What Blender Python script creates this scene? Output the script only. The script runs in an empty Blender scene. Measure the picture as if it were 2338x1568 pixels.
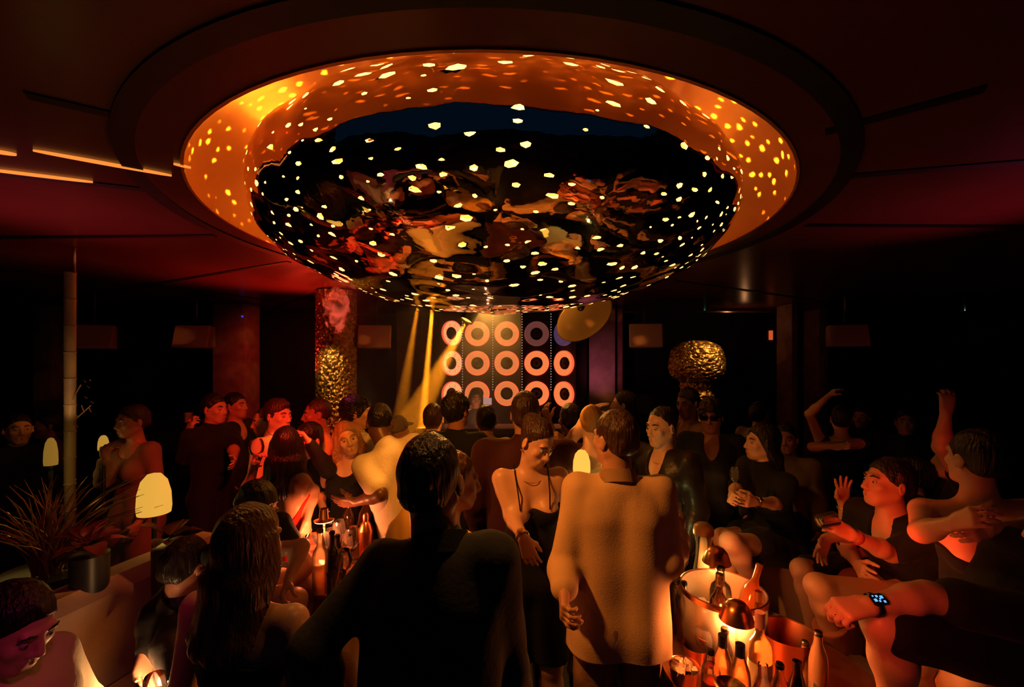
import bpy, bmesh, math, random
import numpy as np
from mathutils import Vector, Matrix

# ------------------------------------------------------------------ camera, world, exposure, big lights
SC = bpy.context.scene
COL = SC.collection
FPX, CAMZ, HOR = 980.0, 2.0, 830.0          # focal length in px of a 2338 px frame, eye height, horizon row
cam_d = bpy.data.cameras.new('camera'); cam = bpy.data.objects.new('camera', cam_d); COL.objects.link(cam)
cam.location = (0, 0, CAMZ); cam.rotation_euler = (math.pi / 2, 0, 0)
cam_d.sensor_width = 36.0; cam_d.lens = 36.0 * FPX / 2338.0
cam_d.shift_y = (HOR - 784.0) / 2338.0
cam_d.clip_start = 0.05; cam_d.clip_end = 60
SC.camera = cam
wd = bpy.data.worlds.new('world'); SC.world = wd; wd.use_nodes = True
wd.node_tree.nodes['Background'].inputs[0].default_value = (0.0015, 0.010, 0.028, 1)
wd.node_tree.nodes['Background'].inputs[1].default_value = 0.4
SC.view_settings.view_transform = 'Standard'; SC.view_settings.look = 'None'
SC.view_settings.exposure = 0.0; SC.view_settings.gamma = 1.0; SC.view_settings.use_curve_mapping = False
cy = SC.cycles
cy.use_denoising = True; cy.max_bounces = 7; cy.diffuse_bounces = 2; cy.glossy_bounces = 4
cy.transmission_bounces = 7; cy.transparent_max_bounces = 8; cy.volume_bounces = 0
cy.sample_clamp_indirect = 3.0; cy.sample_clamp_direct = 0.0; cy.caustics_reflective = False; cy.caustics_refractive = False
cy.volume_step_rate = 2.0; cy.volume_max_steps = 64

def W(px, py, d):
    return Vector(((px - 1169.0) / FPX * d, d, CAMZ - (py - HOR) / FPX * d))

def lamp(name, kind, loc, energy, color, radius=0.05, target=None, angle=45, blend=0.5, parent=None, size=None):
    ld = bpy.data.lights.new(name, kind); ld.energy = energy; ld.color = color
    if kind in ('POINT', 'SPOT'): ld.shadow_soft_size = radius
    if kind == 'SPOT': ld.spot_size = math.radians(angle); ld.spot_blend = blend
    if kind == 'AREA':
        ld.shape = 'RECTANGLE'; ld.size, ld.size_y = size
    o = bpy.data.objects.new(name, ld); COL.objects.link(o); o.location = loc
    if target is not None:
        o.rotation_euler = (Vector(target) - Vector(loc)).to_track_quat('-Z', 'Y').to_euler()
    if parent: o.parent = parent
    return o

AMB = (1.0, 0.40, 0.06); ORG = (1.0, 0.27, 0.06); RED = (1.0, 0.035, 0.012); MAG = (1.0, 0.05, 0.22); YEL = (1.0, 0.62, 0.10)
# the chandelier's own lamp is in its builder; these are the club's stage and wash lights, plus added fill spots
lamp('amber_stage_wash', 'SPOT', (-.35, 1.33, 2.72), 110, (1, .28, .02), .06, (-.70, 2.9, 1.4), 36, .5)
lamp('amber_front_wash', 'SPOT', (-.85, 1.32, 2.6), 110, (1, .30, .04), .05, (.42, 2.05, 1.25), 56, .8)
lamp('amber_shoulder_light', 'SPOT', (.05, 1.345, 2.75), 20, (1, .42, .10), .04, (-.15, 1.22, 1.5), 50, .9)
lamp('amber_back_light', 'SPOT', (-0.3, 5.3, 2.75), 130, AMB, .08, (-0.2, 2.4, 1.3), 70, .8)
lamp('red_wash_left', 'SPOT', (-0.9, 1.9, 2.3), 150, RED, .06, (-1.95, 3.3, 1.3), 46, .6)
lamp('magenta_wash_seat', 'SPOT', (-0.75, 0.8, 1.9), 5.5, MAG, .05, (-1.9, 1.7, .8), 60, .8)
lamp('red_fill_right', 'SPOT', (1.2, 1.52, 1.32), 17, (1, .045, .012), .06, (2.0, 2.1, 1.22), 58, .8)  # added red spot in mid-air for the seated people, no fixture
lamp('red_fill_edge', 'SPOT', (.72, 1.08, 1.38), 5, (1, .08, .02), .06, (1.75, 1.6, 1.1), 60, .8)  # weak added red spot, also without a fixture, for the right edge
lamp('magenta_wash_right', 'SPOT', (1.0, 3.2, 2.75), 36, MAG, .06, (3.2, 4.0, 1.4), 60, .8)
lamp('red_ceiling_wash', 'SPOT', (-2.4, 4.9, 1.9), 80, RED, .15, (-2.3, 4.3, 2.85), 125, 1)
lamp('magenta_ceiling_wash', 'SPOT', (-2.7, 2.3, 1.9), 20, (1, .12, .20), .15, (-2.5, 2.35, 2.85), 95, 1)
lamp('magenta_ceiling_wash', 'SPOT', (2.9, 2.3, 1.9), 16, (1, .08, .2), .15, (2.5, 2.3, 2.85), 85, 1)
lamp('amber_hair_light', 'SPOT', (-.95, 1.95, 2.35), 9, (1, .42, .08), .04, (-.76, 1.34, 1.45), 34, .8)

# ------------------------------------------------------------------ materials
def strandy(m):
    nt = m.node_tree; n = [q for q in nt.nodes if q.type == 'TEX_NOISE'][0]; tc = [q for q in nt.nodes if q.type == 'TEX_COORD'][0]
    mp = nt.nodes.new('ShaderNodeMapping'); mp.inputs['Scale'].default_value = (1, 1, .12); nt.links.new(tc.outputs['Object'], mp.inputs['Vector']); nt.links.new(mp.outputs['Vector'], n.inputs['Vector']); return m
def mat(name, base, rough=.5, metal=0.0, em=None, ems=0.0, bump=0.0, bscale=20.0, spec=.5, var=0.0, trans=0.0, ior=1.45, alpha=1.0, sheen=0.0, vscale=8.0, nosample=True):
    if name in bpy.data.materials: return bpy.data.materials[name]
    m = bpy.data.materials.new(name); m.use_nodes = True
    nt = m.node_tree; p = nt.nodes['Principled BSDF']
    p.inputs['Base Color'].default_value = (*base, 1); p.inputs['Roughness'].default_value = rough
    p.inputs['Metallic'].default_value = metal; p.inputs['Specular IOR Level'].default_value = spec
    p.inputs['Transmission Weight'].default_value = trans; p.inputs['IOR'].default_value = ior
    p.inputs['Alpha'].default_value = alpha
    if sheen: p.inputs['Sheen Weight'].default_value = sheen
    if em: p.inputs['Emission Color'].default_value = (*em, 1); p.inputs['Emission Strength'].default_value = ems
    tc = None
    if bump or var:
        tc = nt.nodes.new('ShaderNodeTexCoord')
    if bump:
        n = nt.nodes.new('ShaderNodeTexNoise'); n.inputs['Scale'].default_value = bscale; n.inputs['Detail'].default_value = 3
        b = nt.nodes.new('ShaderNodeBump'); b.inputs['Strength'].default_value = bump; b.inputs['Distance'].default_value = .02
        nt.links.new(tc.outputs['Object'], n.inputs['Vector']); nt.links.new(n.outputs['Fac'], b.inputs['Height'])
        nt.links.new(b.outputs['Normal'], p.inputs['Normal'])
    if var:
        n = nt.nodes.new('ShaderNodeTexNoise'); n.inputs['Scale'].default_value = vscale; n.inputs['Detail'].default_value = 4
        r = nt.nodes.new('ShaderNodeValToRGB')
        r.color_ramp.elements[0].position = .3; r.color_ramp.elements[1].position = .7
        r.color_ramp.elements[0].color = (*[c * (1 - var) for c in base], 1); r.color_ramp.elements[1].color = (*[min(1, c * (1 + var)) for c in base], 1)
        nt.links.new(tc.outputs['Object'], n.inputs['Vector']); nt.links.new(n.outputs['Fac'], r.inputs['Fac'])
        nt.links.new(r.outputs['Color'], p.inputs['Base Color'])
    if em and nosample: m.cycles.emission_sampling = 'NONE'
    return m

def glassy(name, col, rough=.03, alpha=.25):
    """clear or tinted glass: part see-through, part glossy; cheap and noise free"""
    if name in bpy.data.materials: return bpy.data.materials[name]
    m = bpy.data.materials.new(name); m.use_nodes = True; nt = m.node_tree; nt.nodes.clear()
    out = nt.nodes.new('ShaderNodeOutputMaterial')
    tr = nt.nodes.new('ShaderNodeBsdfTransparent'); tr.inputs['Color'].default_value = (*col, 1)
    gl = nt.nodes.new('ShaderNodeBsdfGlossy'); gl.inputs['Roughness'].default_value = rough; gl.inputs['Color'].default_value = (1, 1, 1, 1)
    df = nt.nodes.new('ShaderNodeBsdfTranslucent'); df.inputs['Color'].default_value = (*[min(1, c) for c in col], 1)
    d2 = nt.nodes.new('ShaderNodeBsdfDiffuse'); d2.inputs['Color'].default_value = (*[min(1, c) for c in col], 1)
    ad = nt.nodes.new('ShaderNodeAddShader')
    nt.links.new(df.outputs[0], ad.inputs[0]); nt.links.new(d2.outputs[0], ad.inputs[1])
    mx = nt.nodes.new('ShaderNodeMixShader'); mx.inputs[0].default_value = alpha
    nt.links.new(tr.outputs[0], mx.inputs[1]); nt.links.new(ad.outputs[0], mx.inputs[2])
    fr = nt.nodes.new('ShaderNodeFresnel'); fr.inputs['IOR'].default_value = 1.5
    m2 = nt.nodes.new('ShaderNodeMixShader')
    nt.links.new(fr.outputs[0], m2.inputs[0]); nt.links.new(mx.outputs[0], m2.inputs[1]); nt.links.new(gl.outputs[0], m2.inputs[2])
    nt.links.new(m2.outputs[0], out.inputs['Surface'])
    return m

# ------------------------------------------------------------------ object helpers
def thing(name, label, cat, loc=(0, 0, 0), rot=(0, 0, 0), group=None):
    o = bpy.data.objects.new(name, None); COL.objects.link(o); o.empty_display_size = .1
    o.location = loc; o.rotation_euler = rot; o['label'] = label; o['category'] = cat
    if group: o['group'] = group
    return o
def tag(o, label, cat, group=None):
    o['label'] = label; o['category'] = cat
    if group: o['group'] = group
    return o
def struct(o): o['kind'] = 'structure'; return o

def mesh_np(name, V, Q, m=None, parent=None, smooth=True, center=None):
    """V (n,3), Q (k,4) numpy -> object; vertices given in world space, parent placed without rotation"""
    me = bpy.data.meshes.new(name)
    V = np.asarray(V, np.float32)
    if parent is not None: V = V - np.array(parent.location, np.float32)
    elif center is not None: V = V - np.array(center, np.float32)
    n, k = len(V), len(Q); w = Q.shape[1] if k else 4
    me.vertices.add(n); me.vertices.foreach_set('co', V.ravel())
    me.loops.add(k * w); me.loops.foreach_set('vertex_index', np.asarray(Q, np.int32).ravel())
    me.polygons.add(k); me.polygons.foreach_set('loop_start', np.arange(k, dtype=np.int32) * w)
    me.polygons.foreach_set('use_smooth', np.ones(k, bool) if smooth else np.zeros(k, bool))
    me.update(calc_edges=True); me.validate()
    o = bpy.data.objects.new(name, me); COL.objects.link(o)
    if m: me.materials.append(m)
    if parent is not None: o.parent = parent
    elif center is not None: o.location = center
    return o

def obj(name, bm, m=None, parent=None, smooth=True, loc=None, rot=None):
    bmesh.ops.recalc_face_normals(bm, faces=bm.faces)
    me = bpy.data.meshes.new(name); bm.to_mesh(me); bm.free()
    for p in me.polygons: p.use_smooth = smooth
    if smooth: me.set_sharp_from_angle(angle=math.radians(40))
    o = bpy.data.objects.new(name, me); COL.objects.link(o)
    if m: me.materials.append(m)
    if parent: o.parent = parent
    if loc is not None: o.location = loc
    if rot is not None: o.rotation_euler = rot
    return o

def add_box(bm, lo, hi, M=None):
    v = [bm.verts.new((x, y, z)) for x in (lo[0], hi[0]) for y in (lo[1], hi[1]) for z in (lo[2], hi[2])]
    for f in ((0, 1, 3, 2), (4, 6, 7, 5), (0, 4, 5, 1), (2, 3, 7, 6), (0, 2, 6, 4), (1, 5, 7, 3)): bm.faces.new([v[i] for i in f])
    if M is not None: bmesh.ops.transform(bm, matrix=M, verts=v)
    return v
def box(lo, hi, bev=0.0):
    bm = bmesh.new(); add_box(bm, lo, hi)
    if bev: bmesh.ops.bevel(bm, geom=bm.edges[:], offset=bev, segments=3, profile=.6, affect='EDGES')
    return bm
def lathe(bm, prof, n=32, M=None, cap=False):
    rings = []
    for r, z in prof:
        if r < 1e-5: rings.append([bm.verts.new((0, 0, z))])
        else: rings.append([bm.verts.new((r * math.cos(2 * math.pi * i / n), r * math.sin(2 * math.pi * i / n), z)) for i in range(n)])
    for a, b in zip(rings, rings[1:]):
        for i in range(n):
            j = (i + 1) % n
            if len(a) == 1 and len(b) == 1: continue
            if len(a) == 1: bm.faces.new((a[0], b[i], b[j]))
            elif len(b) == 1: bm.faces.new((a[i], a[j], b[0]))
            else: bm.faces.new((a[i], a[j], b[j], b[i]))
    if M is not None: bmesh.ops.transform(bm, matrix=M, verts=[v for r in rings for v in r])
    return bm
def lathed(prof, n=32): return lathe(bmesh.new(), prof, n)
def tube(bm, pts, radii, n=8, caps=True):
    pts = [Vector(p) for p in pts]
    if not hasattr(radii, '__len__'): radii = [radii] * len(pts)
    rings = []; up = None
    for i, p in enumerate(pts):
        t = (pts[min(i + 1, len(pts) - 1)] - pts[max(i - 1, 0)]).normalized()
        if up is None:
            up = t.orthogonal().normalized()
        up = (up - t * up.dot(t)).normalized(); s = t.cross(up)
        rings.append([bm.verts.new(p + (up * math.cos(2 * math.pi * k / n) + s * math.sin(2 * math.pi * k / n)) * radii[i]) for k in range(n)])
    for a, b in zip(rings, rings[1:]):
        for k in range(n): bm.faces.new((a[k], a[(k + 1) % n], b[(k + 1) % n], b[k]))
    if caps: bm.faces.new(rings[0][::-1]); bm.faces.new(rings[-1])
    return bm

# ------------------------------------------------------------------ smooth signed-distance bodies -> one continuous surface
class SDF:
    def __init__(s): s.groups = []; s.clips = []; s.subs = []
    def group(s, k=.02, join=.008):
        g = dict(k=k, join=join, p=[]); s.groups.append(g); return g['p']
    @staticmethod
    def _box(pr, pad):
        t = pr[0]
        if t == 'c':
            a, b, r = np.array(pr[1]), np.array(pr[2]), max(pr[3], pr[4]); return np.minimum(a, b) - r - pad, np.maximum(a, b) + r + pad
        c, r = np.array(pr[1]), max(pr[2]); return c - r - pad, c + r + pad
    @staticmethod
    def _d(pr, X, Y, Z):
        if pr[0] == 'c':
            a, b, ra, rb = pr[1], pr[2], pr[3], pr[4]
            ab = [b[i] - a[i] for i in range(3)]; L = max(ab[0] ** 2 + ab[1] ** 2 + ab[2] ** 2, 1e-9)
            x, y, z = X - a[0], Y - a[1], Z - a[2]
            t = np.clip((x * ab[0] + y * ab[1] + z * ab[2]) / L, 0, 1)
            return np.sqrt((x - t * ab[0]) ** 2 + (y - t * ab[1]) ** 2 + (z - t * ab[2]) ** 2) - (ra + (rb - ra) * t)
        c, r, ax = pr[1], pr[2], pr[3]
        x, y, z = X - c[0], Y - c[1], Z - c[2]
        k0 = 0; k1 = 0
        for i in range(3):
            q = x * ax[i][0] + y * ax[i][1] + z * ax[i][2]
            k0 = k0 + (q / r[i]) ** 2; k1 = k1 + (q / r[i] ** 2) ** 2
        k0 = np.sqrt(k0); return k0 * (k0 - 1) / np.maximum(np.sqrt(k1), 1e-6)
    def build(s, res, noise=None):
        los, his = [], []
        for g in s.groups:
            for pr in g['p']:
                if pr[-1] != 'sub':
                    lo, hi = s._box(pr, .03); los.append(lo); his.append(hi)
        lo = np.min(los, 0); hi = np.max(his, 0)
        for cp, cn in s.clips:                     # trim the box for axis-like clips
            pass
        n = np.ceil((hi - lo) / res).astype(int) + 2
        ax = [(lo[i] + np.arange(n[i]) * res).astype(np.float32) for i in range(3)]
        D = np.full(n, 1.0, np.float32)
        def sl(l, h): return tuple(slice(max(0, int((l[i] - lo[i]) / res)), min(n[i], int((h[i] - lo[i]) / res) + 2)) for i in range(3))
        def smin(a, b, k):
            h = np.maximum(k - np.abs(a - b), 0) / k
            return np.minimum(a, b) - h * h * k * .25
        for g in s.groups:
            if not g['p']: continue
            gb = [s._box(pr, g['k'] + 3 * res + .02) for pr in g['p'] if pr[-1] != 'sub']
            S = sl(np.min([b[0] for b in gb], 0), np.max([b[1] for b in gb], 0))
            G = np.full([q.stop - q.start for q in S], 1.0, np.float32)
            for pr in g['p']:
                l, h = s._box(pr, g['k'] + 3 * res)
                s2 = sl(l, h)
                loc = tuple(slice(max(a.start, b.start), min(a.stop, b.stop)) for a, b in zip(s2, S))
                if any(q.stop <= q.start for q in loc): continue
                li = tuple(slice(q.start - b.start, q.stop - b.start) for q, b in zip(loc, S))
                d = s._d(pr, ax[0][loc[0]][:, None, None], ax[1][loc[1]][None, :, None], ax[2][loc[2]][None, None, :])
                if pr[-1] == 'sub': G[li] = -smin(-G[li], d, g['k'] * .5)
                else: G[li] = smin(G[li], d, g['k'])
            D[S] = smin(D[S], G, g['join'])
        for pr in s.subs:
            D = np.maximum(D, -s._d(pr, ax[0][:, None, None], ax[1][None, :, None], ax[2][None, None, :])).astype(np.float32)
        for cp, cn in s.clips:
            pl = (ax[0][:, None, None] - cp[0]) * cn[0] + (ax[1][None, :, None] - cp[1]) * cn[1] + (ax[2][None, None, :] - cp[2]) * cn[2]
            D = np.maximum(D, pl.astype(np.float32))
        # surface nets
        I = D < 0
        cs = I[:-1, :-1, :-1].astype(np.int8)
        tot = np.zeros([q - 1 for q in n], np.int8)
        for dx in (0, 1):
            for dy in (0, 1):
                for dz in (0, 1): tot += I[dx:n[0] - 1 + dx, dy:n[1] - 1 + dy, dz:n[2] - 1 + dz]
        act = (tot > 0) & (tot < 8)
        idx = np.argwhere(act); N = len(idx)
        vid = np.full(act.shape, -1, np.int32); vid[act] = np.arange(N)
        cor = [(a, b, c) for a in (0, 1) for b in (0, 1) for c in (0, 1)]
        vals = np.stack([D[idx[:, 0] + a, idx[:, 1] + b, idx[:, 2] + c] for a, b, c in cor], 1)
        P = np.zeros((N, 3), np.float32); cnt = np.zeros(N, np.float32)
        for i in range(8):
            for j in range(i + 1, 8):
                df = [abs(cor[i][q] - cor[j][q]) for q in range(3)]
                if sum(df) != 1: continue
                a, b = vals[:, i], vals[:, j]; c = (a < 0) != (b < 0)
                t = np.where(c, a / np.where(c, a - b, 1), 0)
                pa, pb = np.array(cor[i], np.float32), np.array(cor[j], np.float32)
                P += np.where(c[:, None], pa + (pb - pa) * t[:, None], 0); cnt += c
        P = (P / cnt[:, None] + idx) * res + lo
        Q = []
        for axis in range(3):
            sh = [slice(None)] * 3; s1 = list(sh); s1[axis] = slice(0, -1); s2 = list(sh); s2[axis] = slice(1, None)
            A, B = I[tuple(s1)], I[tuple(s2)]
            e = np.argwhere(A != B)
            u, v = [(1, 2), (2, 0), (0, 1)][axis]
            e = e[(e[:, u] > 0) & (e[:, v] > 0) & (e[:, u] < n[u] - 1) & (e[:, v] < n[v] - 1)]
            ins = A[tuple(e.T)]
            def c(du, dv):
                q = e.copy(); q[:, u] -= du; q[:, v] -= dv; return vid[tuple(q.T)]
            q = np.stack([c(1, 1), c(0, 1), c(0, 0), c(1, 0)], 1)
            q[~ins] = q[~ins][:, ::-1]
            Q.append(q)
        Q = np.concatenate(Q); Q = Q[(Q >= 0).all(1)]
        if noise is not None:
            amp, sc, seed = noise
            rs = np.random.RandomState(seed); dsp = np.zeros(N)
            st = noise_stretch.get(seed % 7, (1, 1, 1))
            for o_ in range(5):
                f = rs.normal(size=3) * sc * (1.5 ** (o_ % 3)) * np.array(st); dsp += np.sin(P @ f + rs.uniform(0, 6.28)) / 5
            a, b, c_ = P[Q[:, 0]], P[Q[:, 1]], P[Q[:, 2]]; fn = np.cross(b - a, c_ - b)
            vn = np.zeros_like(P)
            for i in range(4): np.add.at(vn, Q[:, i], fn)
            vn /= np.maximum(np.linalg.norm(vn, axis=1), 1e-9)[:, None]
            P = P + vn * (dsp * amp)[:, None]
        return P.astype(np.float32), Q
noise_stretch = {0: (1, 1, .5), 1: (1, 1, .3), 2: (1, 1, 1), 3: (1.3, 1.3, .3), 4: (1, 1, .7), 5: (1, 1, .4), 6: (1, 1, 1)}
def sdf_obj(name, sdf, res, m, parent, noise=None):
    V, Q = sdf.build(res, noise); return mesh_np(name, V, Q, m, parent)

# ------------------------------------------------------------------ people
SKIN = {'mid': mat('skin_mid', (.52, .27, .17), .42, bump=.05, bscale=60), 'fair': mat('skin_fair', (.68, .40, .28), .42, bump=.05, bscale=60),
        'tan': mat('skin_tan', (.36, .17, .10), .4, bump=.05, bscale=60), 'dark': mat('skin_dark', (.12, .055, .035), .38, bump=.05, bscale=60)}
HAIR = {'black': mat('hair_black', (.010, .008, .007), .38, bump=.6, bscale=90), 'brown': mat('hair_brown', (.035, .015, .008), .38, bump=.6, bscale=90),
        'blonde': mat('hair_blonde', (.34, .18, .06), .4, bump=.6, bscale=90), 'auburn': mat('hair_auburn', (.09, .035, .012), .38, bump=.6, bscale=90),
        'grey': mat('hair_grey', (.05, .035, .03), .45, bump=.6, bscale=90)}
for _m in HAIR.values(): strandy(_m)
EYE_W = mat('eye_white', (.42, .38, .34), .3); EYE_D = mat('eye_iris', (.02, .012, .008), .15)
LIPM = mat('lip_skin', (.42, .12, .09), .4)
CLOTH = {}
def cloth(key, col, rough=.85, bump=.12, bs=70, sheen=.04):
    if key not in CLOTH: CLOTH[key] = mat('cloth_' + key, col, rough, bump=bump, bscale=bs, sheen=sheen, var=.06, spec=.25)
    return CLOTH[key]
cloth('black', (.008, .009, .011)); cloth('charcoal', (.022, .022, .024)); cloth('olive', (.05, .045, .035)); cloth('navy', (.012, .016, .03))
cloth('beige_linen', (.66, .44, .25), .8, .10, 140); cloth('white', (.72, .66, .58)); cloth('cream', (.66, .54, .36)); cloth('red', (.55, .02, .015))
cloth('maroon', (.05, .012, .012)); cloth('taupe', (.16, .10, .07)); cloth('rust', (.30, .10, .05)); cloth('gold', (.75, .42, .08), .45); cloth('denim', (.03, .04, .07))
cloth('leather', (.012, .010, .010), .35, .15, 30); cloth('grey', (.16, .13, .11)); cloth('tan_trousers', (.35, .2, .12)); cloth('sequin', (.03, .02, .02), .25, .8, 160)
METG = mat('gold_metal', (.95, .62, .25), .2, 1.0); METS = mat('silver_metal', (.8, .78, .75), .2, 1.0)

def rotm(axis, deg): return Matrix.Rotation(math.radians(deg), 3, axis)
def cap(g, a, b, ra, rb): g.append(('c', tuple(a), tuple(b), ra, rb, 'add'))
def ell(g, c, r, ax, op='add'): g.append(('e', tuple(c), tuple(r), [tuple(v) for v in ax], op))
def ik(S, T, la, lb, hint):
    d = T - S; L = d.length; mx = (la + lb) * .995
    if L > mx: T = S + d * (mx / L); d = T - S; L = mx
    t = max(-1, min(1, (la * la + L * L - lb * lb) / (2 * la * L))); dn = d.normalized()
    h = (hint - dn * hint.dot(dn)).normalized()
    return S + dn * (la * t) + h * (la * math.sqrt(max(0, 1 - t * t))), T

class Pose: pass
def pose(top, yaw, fem=False, head=None, lean=(0, 0), s=None, pel=None, ra=None, la=None, rk=None, lk=None, neckoff=(0, 0, 0), wide=1.0, hs=1.0, shrug=0.0, tilt=0.0):
    J = Pose(); T0 = W(*top); J.fem = fem
    J.s = s = s or max(.86, min(1.08, T0.z / 1.76)); J.hs = hs * (.97 if fem else 1.0) * (.96 + .04 * s)
    F = Vector((math.sin(math.radians(yaw)), -math.cos(math.radians(yaw)), 0)); U = Vector((0, 0, 1)); R = F.cross(U)
    hy, hp, hr = head or (yaw, 0, 0)
    hf = Vector((math.sin(math.radians(hy)), -math.cos(math.radians(hy)), 0)); hR = hf.cross(U)
    m = rotm(hR, -hp); hf = m @ hf; hu = m @ U
    m = rotm(hf, hr); hu = m @ hu; hR = m @ hR
    J.hf, J.hu, J.hR = hf, hu, hR
    J.H = T0 - hu * .128 * J.hs
    J.N = J.H - hu * .06 * s - U * .098 * s - hf * .02 + Vector(neckoff)
    if pel is None:
        J.P = Vector((J.N.x - lean[0], J.N.y - lean[1], .93 * s))
        d = J.N - J.P; Lt = .52 * s
        if d.length > Lt * 1.12 or d.length < Lt * .9: J.P.z = max(.3, J.N.z - math.sqrt(max(.02, Lt ** 2 - d.x ** 2 - d.y ** 2)))
    else: J.P = W(*pel)
    J.T = (J.N - J.P).normalized()
    J.R = (R - J.T * R.dot(J.T)).normalized(); J.F = J.T.cross(J.R) * 1.0
    J.F = J.F if J.F.dot(F) > 0 else -J.F
    J.R = (J.R + J.T * tilt).normalized()
    sw = (.158 if fem else .182) * s * wide; J.sw = sw
    J.S = {}; J.E = {}; J.Wr = {}; J.hand = {}
    for sd, spec in (('r', ra), ('l', la)):
        sg = 1 if sd == 'r' else -1
        S = J.N - J.T * (.045 - shrug) * s + J.R * sg * sw; J.S[sd] = S
        spec = dict(spec or {})
        if 'w' in spec:
            Wt = W(*spec['w'])
            if 'e' in spec: E = W(*spec['e'])
            else: E, Wt = ik(S, Wt, .285 * s, .255 * s, spec.get('hint') and Vector(spec['hint']) or (J.R * sg * .6 - U - J.F * .3))
        else:
            Wt = S + Vector((0, 0, -.50)) * s + J.F * spec.get('fwd', .12) + J.R * sg * spec.get('out', .05)
            E, Wt = ik(S, Wt, .285 * s, .255 * s, -J.F + J.R * sg * .3)
            if 'e' in spec: E = W(*spec['e']); Wt = E + Vector((0, 0, -.25)) * s + J.F * .08
        J.E[sd], J.Wr[sd] = E, Wt; J.hand[sd] = spec
    J.hip = {'r': J.P + J.R * .088 * s - J.T * .03, 'l': J.P - J.R * .088 * s - J.T * .03}; J.K = {}; J.A = {}
    for sd, spec in (('r', rk), ('l', lk)):
        sg = 1 if sd == 'r' else -1; h = J.hip[sd]
        if spec: K = W(*spec[0]); A = W(*spec[1])
        else:
            gz = .09; L = h.z - gz; A = Vector((h.x, h.y, gz)) + J.R * sg * .03 + F * .02
            K = h.lerp(A, .5) + F * .03
        J.K[sd], J.A[sd] = K, A
    J.Fo = F
    return J

def g_torso(sdf, J, t=0.0, bust=True):
    s = J.s; g = sdf.group(.05 * s + .001, .02); N, P, T, R, F = J.N, J.P, J.T, J.R, J.F; L = (N - P).length
    f = .86 if J.fem else 1.0
    for sg in (1, -1):
        cap(g, N - T * .15 * s + R * sg * .075 * f * s, P + T * L * .38 + R * sg * .052 * f * s, .092 * f * s + t, .078 * f * s + t)
        cap(g, P + T * L * .38 + R * sg * .052 * f * s, P + R * sg * .07 * s, .078 * f * s + t, (.098 if J.fem else .09) * s + t)
        cap(g, N - T * .05 * s + R * sg * .04 * s, J.S[('r' if sg > 0 else 'l')] - R * sg * .012 * s, .052 * f * s + t, .05 * f * s + t)
        cap(g, N - T * .10 * s + R * sg * .05 * s, J.S[('r' if sg > 0 else 'l')] - T * .07 * s - R * sg * .03 * s, .075 * f * s + t, .055 * f * s + t)
        ell(g, P - T * .06 * s + R * sg * .07 * s - F * .045 * s, (.085 * s + t, .08 * s + t, .09 * s + t), (R, F, T))
        if J.fem and bust: ell(g, N - T * .205 * s + R * sg * .075 * s + F * .082 * s, (.056 * s + t, .052 * s + t, .058 * s + t), (R, F, T))
        elif not J.fem: ell(g, N - T * .16 * s + R * sg * .07 * s + F * .055 * s, (.075 * s + t, .045 * s + t, .065 * s + t), (R, F, T))
    return g
def g_neck(sdf, J, t=0.0, frac=1.0):
    s = J.s; g = sdf.group(.03, .03)
    r = (.048 if J.fem else .058) * s + t; top = J.H - J.hu * .06 - J.hf * .012
    cap(g, J.N - J.T * .03, J.N.lerp(top, frac), r * 1.12, r)
    cap(g, J.N - J.T * .03 - J.F * .02 + J.R * .03, J.N.lerp(top, frac * .6), .035 * s + t, .03 * s + t); cap(g, J.N - J.T * .03 - J.F * .02 - J.R * .03, J.N.lerp(top, frac * .6), .035 * s + t, .03 * s + t)
def g_arm(sdf, J, sd, t=0.0, upto=2.0, loose=0.0):
    s = J.s * (.86 if J.fem else 1.0); g = sdf.group(.025, .03); S, E, Wr = J.S[sd], J.E[sd], J.Wr[sd]
    u = min(1, upto)
    if upto <= 0: return
    r0, r1, r2, r3 = .052 * s, .041 * s, .041 * s, .026 * s
    cap(g, S, S.lerp(E, u), r0 + t, (r0 + (r1 - r0) * u) + t + loose * u)
    if upto > 1:
        v = upto - 1; mid = E.lerp(Wr, .3); 
        cap(g, E, E.lerp(Wr, min(.3, v)), r1 + t + loose, r2 + t + loose)
        if v > .3: cap(g, mid, E.lerp(Wr, v), r2 + t + loose, r2 + (r3 - r2) * (v - .3) / .7 + t + loose)
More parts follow.
